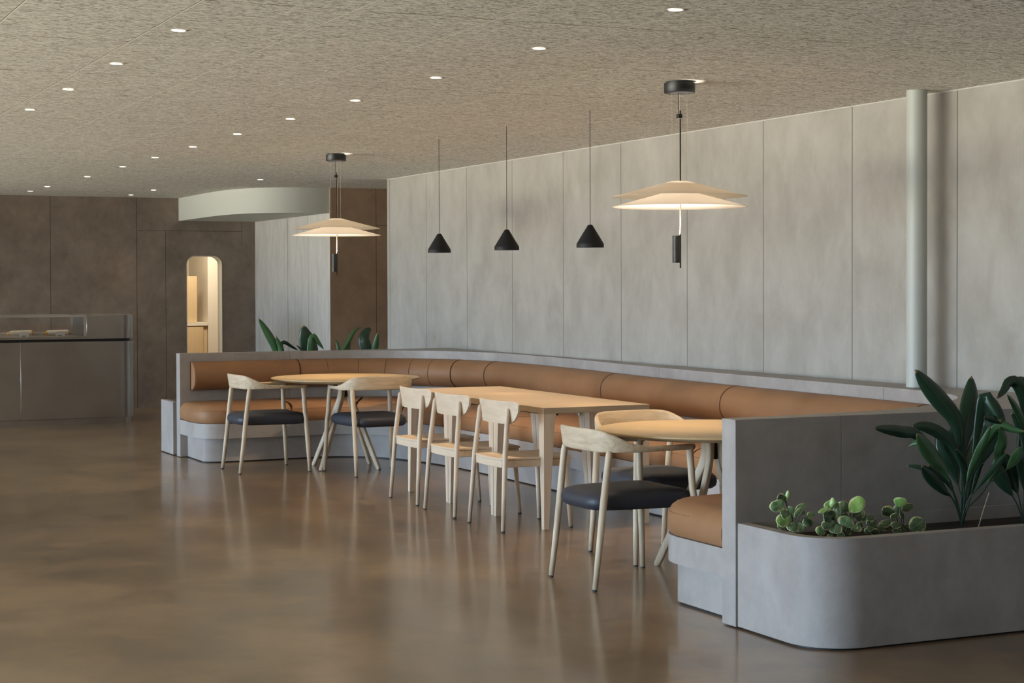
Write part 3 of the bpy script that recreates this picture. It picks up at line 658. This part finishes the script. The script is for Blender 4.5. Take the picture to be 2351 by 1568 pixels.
for D_ in (FAR_A, FAR_B, FAR_C, FAR_D):
    for P_, w_ in D_: P_.append((P_[-1][0], P_[-1][1], .415))
def interp(pts, n):
    P = catmull([tuple(p) for p in pts], 6); L = [0]
    for a, b in zip(P[:-1], P[1:]): L.append(L[-1] + (Vector(b)-Vector(a)).length)
    out = []; j = 0
    for k in range(n+1):
        d = L[-1]*k/n
        while j < len(L)-2 and L[j+1] < d: j += 1
        t = 0 if L[j+1]==L[j] else (d-L[j])/(L[j+1]-L[j]); out.append(Vector(P[j]).lerp(Vector(P[j+1]), t))
    return out, L[-1]
def leaf(parent, pts, width, mat, blade=.6, fold=.22, tilt=0, org=Vector((0,0,0)), round_=False, stem_r=.003):
    """tip-first centre line; blade occupies the first part of it, the rest is petiole"""
    NN = 40; C, L = interp([Vector(p)-org for p in pts], NN)
    if round_ and len(pts) > 3:
        dd = [(Vector(pts[k+1])-Vector(pts[k])).length for k in range(len(pts)-1)]; blade = min(.9, max(.25, sum(dd[:2])/sum(dd)))
    nb = max(9, int(NN*blade)); bm = bmesh.new(); uvl = bm.loops.layers.uv.new('UVMap')
    nf = (Vector((-.75,-.70,.30)) if round_ else Vector((-.42,-.90,.12))).normalized()
    width *= 1.5 if round_ else 1.12; rows = []
    K = 6
    for i in range(nb+1):
        t = i/nb
        tg = (C[min(i+1,NN)]-C[max(i-1,0)]).normalized()
        nn = (nf - tg*nf.dot(tg))
        nn = nn.normalized() if nn.length > .2 else Vector((0,0,1))
        nn = Matrix.Rotation(tilt, 3, tg) @ nn
        side = tg.cross(nn).normalized()
        if round_: wd = width*.5*max(0, math.sin(PI*min(1,(t*.97+.03)**.9)))**.62
        else: wd = width*.5*max(0, math.sin(PI*(t**.78)))**.85
        if i == 0: wd = width*.01
        if i == nb: wd = stem_r*.8
        rows.append([(C[i] + side*wd*q + nn*(-abs(q)*wd*fold + .12*wd*(1-q*q) + .05*wd*math.sin(9*t+3*q)), (.5+.5*q, 1-t)) for q in [-1+2*k/K for k in range(K+1)]])
    V = [[(bm.verts.new(p), uv) for p, uv in r] for r in rows]
    for i in range(nb):
        for k in range(K):
            q = (V[i][k], V[i][k+1], V[i+1][k+1], V[i+1][k])
            f = bm.faces.new([a for a, _ in q])
            for lp, (_, uv) in zip(f.loops, q): lp[uvl].uv = uv
    me_o = obj('leaf', bm, mat, parent, smooth='all', solid=.0012 if width > .05 else .0008)
    st = C[nb-1:]
    if len(st) > 2:
        obj('leaf_stalk', tube(bmesh.new(), st, stem_r, 6), M['stem'] if round_ else M['petiole'], me_o, smooth='all')
    return me_o
def plant(name, label, data, mats, org, group, **kw):
    t = thing(name, label, 'plant', org, 0, group); o = Vector(org)
    for k, (pts, wd) in enumerate(data):
        leaf(t, pts, wd, mats(k), org=o, tilt=random.uniform(-.35,.35), **kw)
    return t
G1 = 'broad dark-leaved plants in the near planter'
A = plant('aspidistra', 'large dark green broad-leaved plant rising from the near rounded planter', NEAR_A, lambda k: M['leaf_mid'] if k in (6,11,14,15,12) else M['leaf_dark'], (5.05,6.2,.393), G1, blade=.62)
plant('aspidistra', 'dark plant with curled leaves cut off by the right edge of the photo', NEAR_B, lambda k: M['leaf_mid'] if k in (3,1) else M['leaf_dark'], (5.42,6.25,.393), G1, blade=.62)
pts = [Vector(p) for p in STICK[0][0]]
o = obj('plant_stake', tube(bmesh.new(), pts, .0022, 6), M['dry_stem']); tag(o, 'thin dry pale stalk leaning in the near planter soil', 'stalk')
G2 = 'plants showing above the far end of the banquette wall'
plant('aspidistra', 'leftmost green plant above the far low wall, one long brown-tipped leaf leaning left', FAR_A, lambda k: M['leaf_mid'] if k < 2 else M['leaf_dark'], (4.80,15.42,.42), G2, blade=.7)
plant('aspidistra', 'broad dark pointed leaf clump before the light panels above the far low wall', FAR_B, lambda k: M['leaf_mid'] if k == 1 else M['leaf_dark'], (5.16,15.42,.42), G2, blade=.75)
plant('aspidistra', 'slender arching green leaves before the brown wall beyond the far low wall', FAR_C, lambda k: M['leaf_mid'], (5.5,15.45,.42), G2, blade=.7)
plant('aspidistra', 'rightmost far plant, a dark bent leaf beside an upright one', FAR_D, lambda k: M['leaf_mid'] if k else M['leaf_dark'], (5.75,15.45,.42), G2, blade=.75)
G3 = 'small cream-edged plants in the near planter'
def pm(*lime): return lambda k: M['leaf_lime'] if k in lime else (M['leaf_var_shaded'] if random.random() < .3 else M['leaf_var'])
kw = dict(blade=.55, round_=True, stem_r=.0016, fold=.15)
plant('peperomia', 'leftmost small cream-edged plant with one tall lime sprig', PEP_A, pm(2,3), (4.16,6.2,.393), G3, **kw)
plant('peperomia', 'fullest cream-edged plant with many round leaves in the planter', PEP_B, pm(0,1,2,5), (4.37,6.14,.393), G3, **kw)
plant('peperomia', 'smallest shaded cream-edged sprig, right of the fullest one', PEP_C, lambda k: M['leaf_var_shaded'], (4.52,6.2,.393), G3, **kw)
plant('peperomia', 'rightmost cream-edged plant with one round bright top leaf', PEP_D, lambda k: M['leaf_lime'] if k == 4 else M['leaf_var_shaded'], (4.66,6.2,.393), G3, **kw)

# ------------------------------------------------------------------ armchairs with curved ash rail
def armchair(label):
    t = thing('armchair', label, 'armchair', (0,0,0), 0, 'ash armchairs with dark leather seats')
    half = [(-.258,0,.724,.112,.017),(-.254,.09,.724,.112,.018),(-.240,.170,.723,.112,.019),(-.212,.228,.719,.104,.022),(-.168,.262,.708,.080,.027),(-.105,.282,.692,.048,.033),(-.02,.288,.684,.030,.036),(.09,.280,.682,.026,.037),(.19,.266,.682,.027,.036),(.262,.250,.681,.030,.030)]
    full = [(x,-y,z,h,wd) for x,y,z,h,wd in half[:0:-1]] + half
    P = catmull(full, 5); rings = []
    for i, (x,y,z,h,wd) in enumerate(P):
        a = Vector(P[max(i-1,0)][:2]); b = Vector(P[min(i+1,len(P)-1)][:2]); tg = (b-a).normalized(); nn = Vector((tg.y,-tg.x))
        r = []
        for k in range(16):
            an = 2*PI*k/16; c = math.copysign(abs(math.cos(an))**.6, math.cos(an)); s = math.copysign(abs(math.sin(an))**.35, math.sin(an))
            lean = -.16*(s*h/2)*max(0,min(1,(h-.03)/.07))
            q = nn*(c*wd/2); r.append((x+q.x+lean, y+q.y, z+s*h/2))
        rings.append(r)
    # rounded arm tips
    def tip(r, sgn):
        c = sum((Vector(p) for p in r), Vector())/16; d = Vector((.010,0,0)); return [tuple(c+(Vector(p)-c)*.55+d) for p in r]
    rings = [tip(rings[0],-1)] + rings + [tip(rings[-1],1)]
    obj('back_rail', loft(bmesh.new(), rings), M['ash_rail'], t, smooth=60)
    for s in (-1,1):
        bk = obj('leg', tube(bmesh.new(), [(-.280,.240*s,.008),(-.255,.237*s,.2),(-.230,.236*s,.42),(-.209,.240*s,.60),(-.204,.241*s,.640),(-.201,.240*s,.660),(-.199,.239*s,.676)], [.0135,.0165,.0185,.0175,.0178,.0165,.0125], 14), M['ash'], t, smooth='all')
        obj('foot_pad', lathe(bmesh.new(), [(.012,0),(.012,.010)], 14, (-.281,.240*s), True, True), M['rubber'], bk)
        fr = obj('leg', tube(bmesh.new(), [(.280,.292*s,.008),(.269,.283*s,.2),(.260,.277*s,.36),(.256,.275*s,.425),(.250,.268*s,.48),(.244,.262*s,.60),(.242,.257*s,.645),(.241,.254*s,.668),(.240,.253*s,.682)], [.0135,.0165,.0185,.0165,.0175,.0175,.0185,.0205,.021], 14), M['ash'], t, smooth='all')
        obj('foot_pad', lathe(bmesh.new(), [(.012,0),(.012,.010)], 14, (.281,.292*s), True, True), M['rubber'], fr)
    # seat pad
    outl = []
    for k in range(64):
        an = 2*PI*k/64; c = math.copysign(abs(math.cos(an))**.36, math.cos(an)); s = math.copysign(abs(math.sin(an))**.36, math.sin(an))
        x = .014+.288*c; yy = (.216+.046*(x+.27)/.54)*s; outl.append((x,yy))
    rings = []
    for f, z in ((.30,.378),(.80,.378),(.93,.383),(.985,.397),(1.0,.418),(.985,.440),(.93,.457),(.80,.469),(.55,.475),(.25,.477),(.04,.477)):
        rings.append([(.012+(x-.012)*f, y*f, z + (.006*(abs(y)*f/.25)**2 if z>.43 else 0)) for x, y in outl])
    obj('seat', loft(bmesh.new(), rings), M['black_leather'], t, smooth='all')
    return t
arm0 = armchair('pale ash armchair at the left of the far round table, its back facing left')
arm0.location = (4.155, 13.73, 0); arm0.rotation_euler = (0,0,math.radians(1))
dup(arm0, (4.86,13.165,0), math.radians(92), 'pale ash armchair before the far round table, its back towards the viewer')
dup(arm0, (4.215,7.795,0), 0, 'pale ash armchair nearest the viewer at the left of the near round table')
dup(arm0, (4.760,8.435,0), math.radians(-87), 'pale ash armchair behind the near round table, half hidden by its top')

# ------------------------------------------------------------------ beech side chairs
def side_chair(label):
    t = thing('side_chair', label, 'chair', (0,0,0), 0, 'beech side chairs along the table')
    for s in (-1,1):
        l = obj('leg', tube(bmesh.new(), [(-.235,.252*s,.008),(-.222,.240*s,.22),(-.208,.226*s,.45),(-.190,.213*s,.62),(-.180,.207*s,.725),(-.179,.2065*s,.736),(-.179,.2062*s,.742)], [.0125,.0145,.0165,.016,.0145,.011,.005], 14), M['beech'], t, smooth='all')
        obj('foot_pad', lathe(bmesh.new(), [(.0115,0),(.0115,.010)], 12, (-.2355,.252*s), True, True), M['rubber'], l)
        l = obj('leg', tube(bmesh.new(), [(.235,.222*s,.008),(.222,.210*s,.2),(.208,.198*s,.405)], [.0125,.015,.0165], 14), M['beech'], t, smooth='all')
        obj('foot_pad', lathe(bmesh.new(), [(.0115,0),(.0115,.010)], 12, (.2355,.222*s), True, True), M['rubber'], l)
    # seat with shallow apron
    def outline(g): return [(-.215-g*0,-.195-g),(.235+g,-.222-g),(.248+g,-.12),(.252+g,0),(.248+g,.12),(.235+g,.222+g),(-.215-g*0,.195+g),(-.228-g,.10),(-.232-g,0),(-.228-g,-.10)]
    obj('apron', prism(bmesh.new(), outline(-.002), .382, .4275), M['beech_flat'], t, bevel=.004, seg=2, angle=50)
    bm = bmesh.new(); o_ = outline(.003)
    rings = [[(x*f, y*f, z) for x, y in o_] for f, z in ((1,.4285),(1,.438),(.985,.441),(.85,.4395),(.5,.436),(.1,.435))]
    obj('seat', loft(bm, rings), M['beech_flat'], t, smooth=30)
    # curved backrest plate
    bm = bmesh.new(); NX, NZ = 28, 8; T = .013
    def edge_z(q):      # lower edge rises at the rounded corners
        a = abs(q); r0 = .66
        return .645 + (0 if a < r0 else .075*(1-math.sqrt(max(0,1-((a-r0)/(1-r0))**2))))
    def xc(y): return -.205 + .78*y*y
    grid = []
    for side in (0,1):
        g = []
        for i in range(NX+1):
            q = -1+2*i/NX; row = []
            zb = edge_z(q); ztop = .783 - (.0 if abs(q) < .9 else .018*((abs(q)-.9)/.1)**2)
            for j in range(NZ+1):
                v = j/NZ; z = zb+(ztop-zb)*v; wid = .262+.030*((z-.64)/.14)
                y = q*wid; sl = 1.1*y*2
                x = xc(y) - (z-.7)*.12 + (T if side else 0)
                row.append(bm.verts.new((x, y, z)))
            g.append(row)
        grid.append(g)
    for side, g in enumerate(grid):
        for i in range(NX):
            for j in range(NZ):
                f = (g[i][j], g[i+1][j], g[i+1][j+1], g[i][j+1]); bm.faces.new(f if side else f[::-1])
    a, b_ = grid
    for i in range(NX):
        bm.faces.new((a[i][0], a[i+1][0], b_[i+1][0], b_[i][0])); bm.faces.new((a[i][NZ], b_[i][NZ], b_[i+1][NZ], a[i+1][NZ]))
    for j in range(NZ):
        bm.faces.new((a[0][j], b_[0][j], b_[0][j+1], a[0][j+1])); bm.faces.new((a[NX][j], a[NX][j+1], b_[NX][j+1], b_[NX][j]))
    obj('backrest', bm, M['beech_flat'], t, smooth=40)
    return t
sc0 = side_chair('pale beech side chair nearest the viewer of the three along the square tables')
sc0.location = (4.612, 9.845, 0)
dup(sc0, (4.608,10.575,0), 0, 'middle pale beech side chair of the three along the square tables')
dup(sc0, (4.635,11.28,0), 0, 'farthest pale beech side chair of the three along the square tables')

# ------------------------------------------------------------------ three square tables pushed together
def square_table(label, cy):
    t = thing('square_table', label, 'table', (5.015, cy, 0), 0, 'square tables pushed into a row'); hx, hy = .366, .3735
    top = obj('tabletop', bx(-hx, hx, -hy, hy, .703, .740), M['oak_top'], t, bevel=.0015, seg=1)
    for sx_ in (-1,1):
        for sy_ in (-1,1):
            bm = bmesh.new()
            def sq(w_, z): 
                x0, y0 = sx_*(hx-.001), sy_*(hy-.001); x1, y1 = x0 - sx_*w_, y0 - sy_*w_
                return [(x0,y0,z),(x1,y0,z),(x1,y1,z),(x0,y1,z)]
            loft(bm, [sq(.034,0),sq(.076,.66),sq(.084,.7025)])
            obj('leg', bm, M['beech'], t, bevel=.0015, seg=1)
    bm = bmesh.new()
    for sx_ in (-1,1): box(bm, sx_*.25-.03, sx_*.25+.03, -.28, .28, .685, .7025)
    obj('underframe', bm, M['black'], t)
    pl = obj('bracket', bx(.262,.2635,-hy+.02,-hy+.055,.62,.70), M['steel_bright'], t, bevel=.0006, seg=1); pl['label'] = 'silver screw plate'
    return t
TY = [9.965, 10.716, 11.467]
st0 = square_table('nearest of the three square pale oak tables pushed together', TY[0])
dup(st0, (5.015,TY[1],0), 0, 'middle of the three square pale oak tables pushed together')
dup(st0, (5.015,TY[2],0), 0, 'farthest of the three square pale oak tables pushed together')

# ------------------------------------------------------------------ round tables
def round_table(label):
    t = thing('round_table', label, 'table', (0,0,0), 0, 'round tables with splayed ash legs'); R_ = .605
    obj('tabletop', lathe(bmesh.new(), [(.001,.739),(R_-.004,.739),(R_,.736),(R_,.731),(R_-.012,.724),(R_-.09,.708),(.001,.708)], 96), M['yellow_top'], t, smooth=30)
    for k in range(4):
        an = k*PI/2; prof = [(.048,.712,.050),(.046,.66,.048),(.050,.60,.046),(.066,.545,.044),(.098,.48,.043),(.165,.345,.041),(.245,.18,.039),(.318,.030,.036),(.330,.008,.028),(.334,.001,.018)]
        P = catmull(prof, 4); rings = []
        u = Vector((math.cos(an), math.sin(an), 0)); v = Vector((-math.sin(an), math.cos(an), 0))
        for i, (r_, z, wd) in enumerate(P):
            a = Vector((P[max(i-1,0)][0], P[max(i-1,0)][1])); b = Vector((P[min(i+1,len(P)-1)][0], P[min(i+1,len(P)-1)][1])); tg = (b-a).normalized(); nn = Vector((-tg.y, tg.x))
            ring = []
            for q in range(16):
                aa = 2*PI*q/16; c = math.copysign(abs(math.cos(aa))**.5, math.cos(aa)); s = math.copysign(abs(math.sin(aa))**.5, math.sin(aa))
                ring.append(tuple(u*(r_+nn.x*c*wd/2) + v*(s*.0165) + Vector((0,0,max(0,z+nn.y*c*wd/2)))))
            rings.append(ring)
        obj('leg', loft(bmesh.new(), rings), M['ash'], t, smooth=50)
    obj('hub', lathe(bmesh.new(), [(.018,.58),(.026,.707)], 24, (0,0), True, True), M['black'], t)
    return t
rz = -YAW + math.atan2(.31,.19) - PI/2
rt0 = round_table('round honey-topped table in the far curved corner of the banquette'); rt0.location = (4.81,13.63,0); rt0.rotation_euler = (0,0,rz)
dup(rt0, (4.78,7.84,0), rz, 'round honey-topped table nearest the viewer beside the low wall end')

# ------------------------------------------------------------------ two-tier pendants
def tier_pendant(label, x, y):
    t = thing('tiered_pendant_lamp', label, 'pendant lamp', (x,y,0), 0, 'two-tier white pendant lamps')
    obj('ceiling_canopy', lathe(bmesh.new(), [(.070,CEIL-.001),(.070,CEIL-.008),(.083,CEIL-.010),(.083,CEIL-.058),(.080,CEIL-.062)], 48, (0,0), True, True), M['black'], t, smooth=40)
    def shade(r0, z0, r1, z1, nm, ri=.012):
        T = .0035
        o = obj(nm, lathe_closed(bmesh.new(), [(ri,z0),(r0,z0),(r1-.01,z1+.002),(r1,z1),(r1,z1-.002),(r1-.012,z1-.0015),(r0,z0-T),(ri,z0-T)], 96), M['shade'], t, smooth=7)
        return o
    shade(.047, 2.037, .361, 1.956, 'upper_shade', .030); shade(.107, 1.970, .361, 1.901, 'lower_shade', .07)
    rodp = (.012*math.cos(YAW), -.012*math.sin(YAW)); cyl = (-.009, .004)
    obj('rod', tube(bmesh.new(), [(*(0.004,0),1.572),(*(0.004,0),2.415)], .0042, 10), M['rod_lit'], t, smooth='all')
    obj('slider', bx(-.014,.010,-.012,.012,2.372,2.396), M['black'], t, bevel=.002)
    obj('power_cable', tube(bmesh.new(), [(-.007,0,2.385),(-.007,0,CEIL-.06)], .0022, 8), M['black'], t)
    for dx, dy in ((-.047,.0),(.023,-.040),(.023,.040)):
        obj('suspension_cable', tube(bmesh.new(), [(dx,dy,2.036),(dx,dy,CEIL-.06)], .0007, 6), M['cable'], t)
    cx, cy = -.018*math.cos(YAW)+.0, .018*math.sin(YAW)
    lt = obj('lamp_tube', lathe_closed(bmesh.new(), [(.017,1.600),(.021,1.600),(.021,1.746),(.017,1.746)], 32, (cx,cy)), M['black'], t, smooth=30)
    for z, nm in ((1.605,'diffuser'),(1.741,'diffuser')):
        obj(nm, lathe(bmesh.new(), [(.0165,z-.002),(.0165,z+.002)], 24, (cx,cy), True, True), M['tube_glow'], lt)
    ld = bpy.data.lights.new('uplight', 'SPOT'); ld.energy = UP_W; ld.color = (1,.86,.70); ld.spot_size = math.radians(150); ld.spot_blend = .9; ld.shadow_soft_size = .016
    lo = bpy.data.objects.new('uplight', ld); COL.objects.link(lo); lo.parent = t; lo.location = (cx,cy,1.75); lo.rotation_euler = (PI,0,0)
    ld = bpy.data.lights.new('tube_downlight', 'SPOT'); ld.energy = DN_W; ld.color = (1,.72,.45); ld.spot_size = math.radians(95); ld.spot_blend = .7; ld.shadow_soft_size = .016
    lo = bpy.data.objects.new('tube_downlight', ld); COL.objects.link(lo); lo.parent = t; lo.location = (cx,cy,1.598)
    return t
UP_W = 150; DN_W = 40
tier_pendant('larger-looking near white two-tier disc pendant over the near round table', 4.793, 8.21)
tier_pendant('far white two-tier disc pendant over the far round table', 4.797, 13.80)

# ------------------------------------------------------------------ black cone pendants
def cone_pendant(label, x, y, dz=0):
    t = thing('cone_pendant_lamp', label, 'pendant lamp', (x,y,0), 0, 'three small black cone pendants')
    z0 = 1.715 + dz
    sh = obj('lamp_shade', lathe_closed(bmesh.new(), [(.004,z0+.142),(.012,z0+.142),(.017,z0+.136),(.084,z0+.026),(.0855,z0+.022),(.0855,z0),(.082,z0),(.081,z0+.022),(.014,z0+.130),(.004,z0+.132)], 64), M['black_soft'], t, smooth=35)
    obj('diffuser', lathe(bmesh.new(), [(.0805,z0+.004),(.0805,z0+.007)], 48, (0,0), True, True), M['lamp_glow'], sh)
    obj('cord', tube(bmesh.new(), [(0,0,z0+.14),(0,0,CEIL-.001)], .0022, 8), M['black'], t)
    ld = bpy.data.lights.new('bulb', 'SPOT'); ld.energy = CONE_W; ld.color = (1,.70,.42); ld.spot_size = math.radians(110); ld.spot_blend = .6; ld.shadow_soft_size = .07
    lo = bpy.data.objects.new('bulb', ld); COL.objects.link(lo); lo.parent = t; lo.location = (0,0,z0-.003)
    return t
CONE_W = 62
cone_pendant('nearest small black cone pendant, rightmost of the three', 5.045, 9.74)
cone_pendant('middle small black cone pendant between the other two', 5.045, 10.98, .008)
cone_pendant('farthest small black cone pendant, leftmost of the three', 5.03, 12.15, .012)

# ------------------------------------------------------------------ recessed downlights
def downlight(x, y, label):
    t = thing('recessed_downlight', label, 'ceiling light', (x,y,CEIL), 0, 'recessed ceiling downlights')
    obj('trim_ring', lathe_closed(bmesh.new(), [(.029,-.001),(.033,-.001),(.033,-.004),(.029,-.004)], 32), M['ring'], t)
    obj('lens', lathe(bmesh.new(), [(.0285,-.0035),(.0285,-.001)], 32, (0,0), True, True), M['down_glow'], t)
    ld = bpy.data.lights.new('beam', 'SPOT'); ld.energy = DOWN_W; ld.color = (1,.78,.54); ld.spot_size = math.radians(100); ld.spot_blend = .8; ld.shadow_soft_size = .035
    lo = bpy.data.objects.new('beam', ld); COL.objects.link(lo); lo.parent = t; lo.location = (0,0,-.006)
DOWN_W = 17
ords = ['nearest','second','third','fourth','fifth','sixth','seventh','eighth','ninth']
for k in range(9):
    downlight(3.525, 6.067+1.241*k, '%s recessed round downlight of the long row running above the banquette front' % ords[k])
downlight(3.52, 17.56, 'tenth recessed downlight of the long row, after the regular nine')
downlight(3.47, 19.46, 'recessed downlight above the counter front, left of the back wall')
downlight(3.46, 20.46, 'recessed downlight closest to the brown back wall at far left')
downlight(4.69, 19.72, 'recessed downlight near the back wall, left of the pale bulkhead')
downlight(5.236, 17.40, 'single recessed downlight in front of the pale bulkhead')
downlight(4.69, 20.85, 'recessed downlight hard against the brown wall beside the bulkhead')
for k in range(4):
    downlight(1.875, 7.407+1.222*k, '%s recessed downlight of the shorter left-hand row' % ords[k])

# ------------------------------------------------------------------ steel counter with glass display
ct = thing('service_counter', 'brushed steel service counter with rounded end and glass display at left', 'counter', (2.8,19.58,0))
def cpr(x0,x1,y0,y1,r,z0,z1,corners=(0,1,1,0)): return prism(bmesh.new(), [(x-2.8,y-19.58) for x,y in roundrect(x0,x1,y0,y1,r,12,corners)], z0, z1)
obj('kick_base', cpr(1.2,4.335,19.20,19.95,.16,0,.062), M['steel'], ct, smooth=30)
obj('front_panel', cpr(3.128,4.36,19.18,19.98,.18,.064,.892), M['steel'], ct, smooth=30, bevel=.002, seg=1)
obj('front_panel', cpr(1.2,3.122,19.18,19.98,.02,.064,.892,(0,0,0,0)), M['steel'], ct, smooth=30, bevel=.002, seg=1)
obj('edge_strip', bx(3.1222-2.8,3.1278-2.8,19.182-19.58,19.5-19.58,.064,.892), M['steel_bright'], ct)
obj('shadow_gap', cpr(1.2,4.33,19.21,19.95,.16,.893,.919), M['recess_shade'], ct, smooth=30)
obj('upper_body', cpr(3.825,4.36,19.18,19.98,.18,.920,1.18), M['steel'], ct, smooth=30, bevel=.002, seg=1)
obj('display_floor', cpr(1.2,3.824,19.18,19.98,.02,.920,.945,(0,0,0,0)), M['steel'], ct)
fr = bmesh.new()
for yy in (19.185, 19.93):
    box(fr, 1.2-2.8, 3.82-2.8, yy-19.58, yy+.02-19.58, 1.158, 1.18)
box(fr, 3.795-2.8, 3.822-2.8, 19.185-19.58, 19.205-19.58, .946, 1.157); box(fr, 3.795-2.8, 3.822-2.8, 19.93-19.58, 19.95-19.58, .946, 1.18)
box(fr, 3.795-2.8, 3.82-2.8, 19.206-19.58, 19.929-19.58, 1.158, 1.18)
obj('display_frame', fr, M['steel_bright'], ct)
obj('glass_pane', bx(1.2-2.8, 3.794-2.8, 19.19-19.58, 19.196-19.58, .946, 1.157), M['glass'], ct)
obj('rail', tube(bmesh.new(), [(1.2-2.8,.25,.975),(3.79-2.8,.25,.975)], .006, 8), M['steel_bright'], ct)
obj('top_fitting', bx(4.1-2.8,4.2-2.8,-.05,.05,1.181,1.187), M['steel_bright'], ct)
def baguette(label, x, y, s):
    t = thing('wrapped_baguette', label, 'sandwich', (x,y,.946), 0, 'wrapped baguettes in the display')
    bd = obj('bread', tube(bmesh.new(), [(-.145*s,0,.028),(-.125*s,0,.032),(-.06*s,0,.036),(.06*s,0,.038),(.12*s,0,.037),(.140*s,0,.034)], [.008,.022,.026,.027,.024,.012], 12), M['bread'], t, smooth='all')
    obj('paper_wrap', tube(bmesh.new(), [(-.105*s,0,.033),(-.09*s,0,.036),(0,0,.038),(.09*s,0,.040),(.115*s,0,.040)], [.029,.030,.031,.031,.029], 9), M['paper'], t)
    return t
baguette('left paper-wrapped baguette in the glass display', 3.18, 19.50, 1)
baguette('right paper-wrapped baguette in the glass display', 3.57, 19.50, 1)
for x, l in ((3.205,'small white card standing before the left wrapped baguette'),(3.59,'small white card standing before the right wrapped baguette')):
    t = thing('price_card', l, 'card', (x,19.43,.946), 0, 'white cards in the display')
    obj('card', bx(-.05,.05,-.0015,.0015,.0005,.052), M['card'], t)
    obj('printed_mark', bx(-.022,.018,-.0025,-.0016,.004,.011), M['card_mark'], t)

# ------------------------------------------------------------------ joinery seen through the doorway
t = thing('base_cabinet', 'honey wood base cabinet seen through the arched doorway', 'cabinet', (6.0,23.6,0))
obj('body', bx(-.9,.262,-.28,.3,0,.955), M['room_wood'], t); obj('door', bx(-.7,.205,-.30,-.281,.02,.95), M['room_wood'], t, bevel=.002)
o = obj('worktop', bx(5.1,6.265,23.29,23.9,.957,1.0), M['room_pale']); tag(o, 'pale worktop on the honey wood base cabinet beyond the doorway', 'worktop')
o = obj('tall_cabinet', bx(5.3,6.135,23.35,23.85,1.002,1.62), M['room_wood'], bevel=.003); tag(o, 'honey wood cabinet standing on the worktop at the doorway left side', 'cabinet')
o = obj('splash_panel', bx(6.137,6.262,23.86,23.9,1.002,1.58), M['room_pale'], bevel=.003); tag(o, 'cream lit panel behind the worktop beyond the doorway', 'panel')
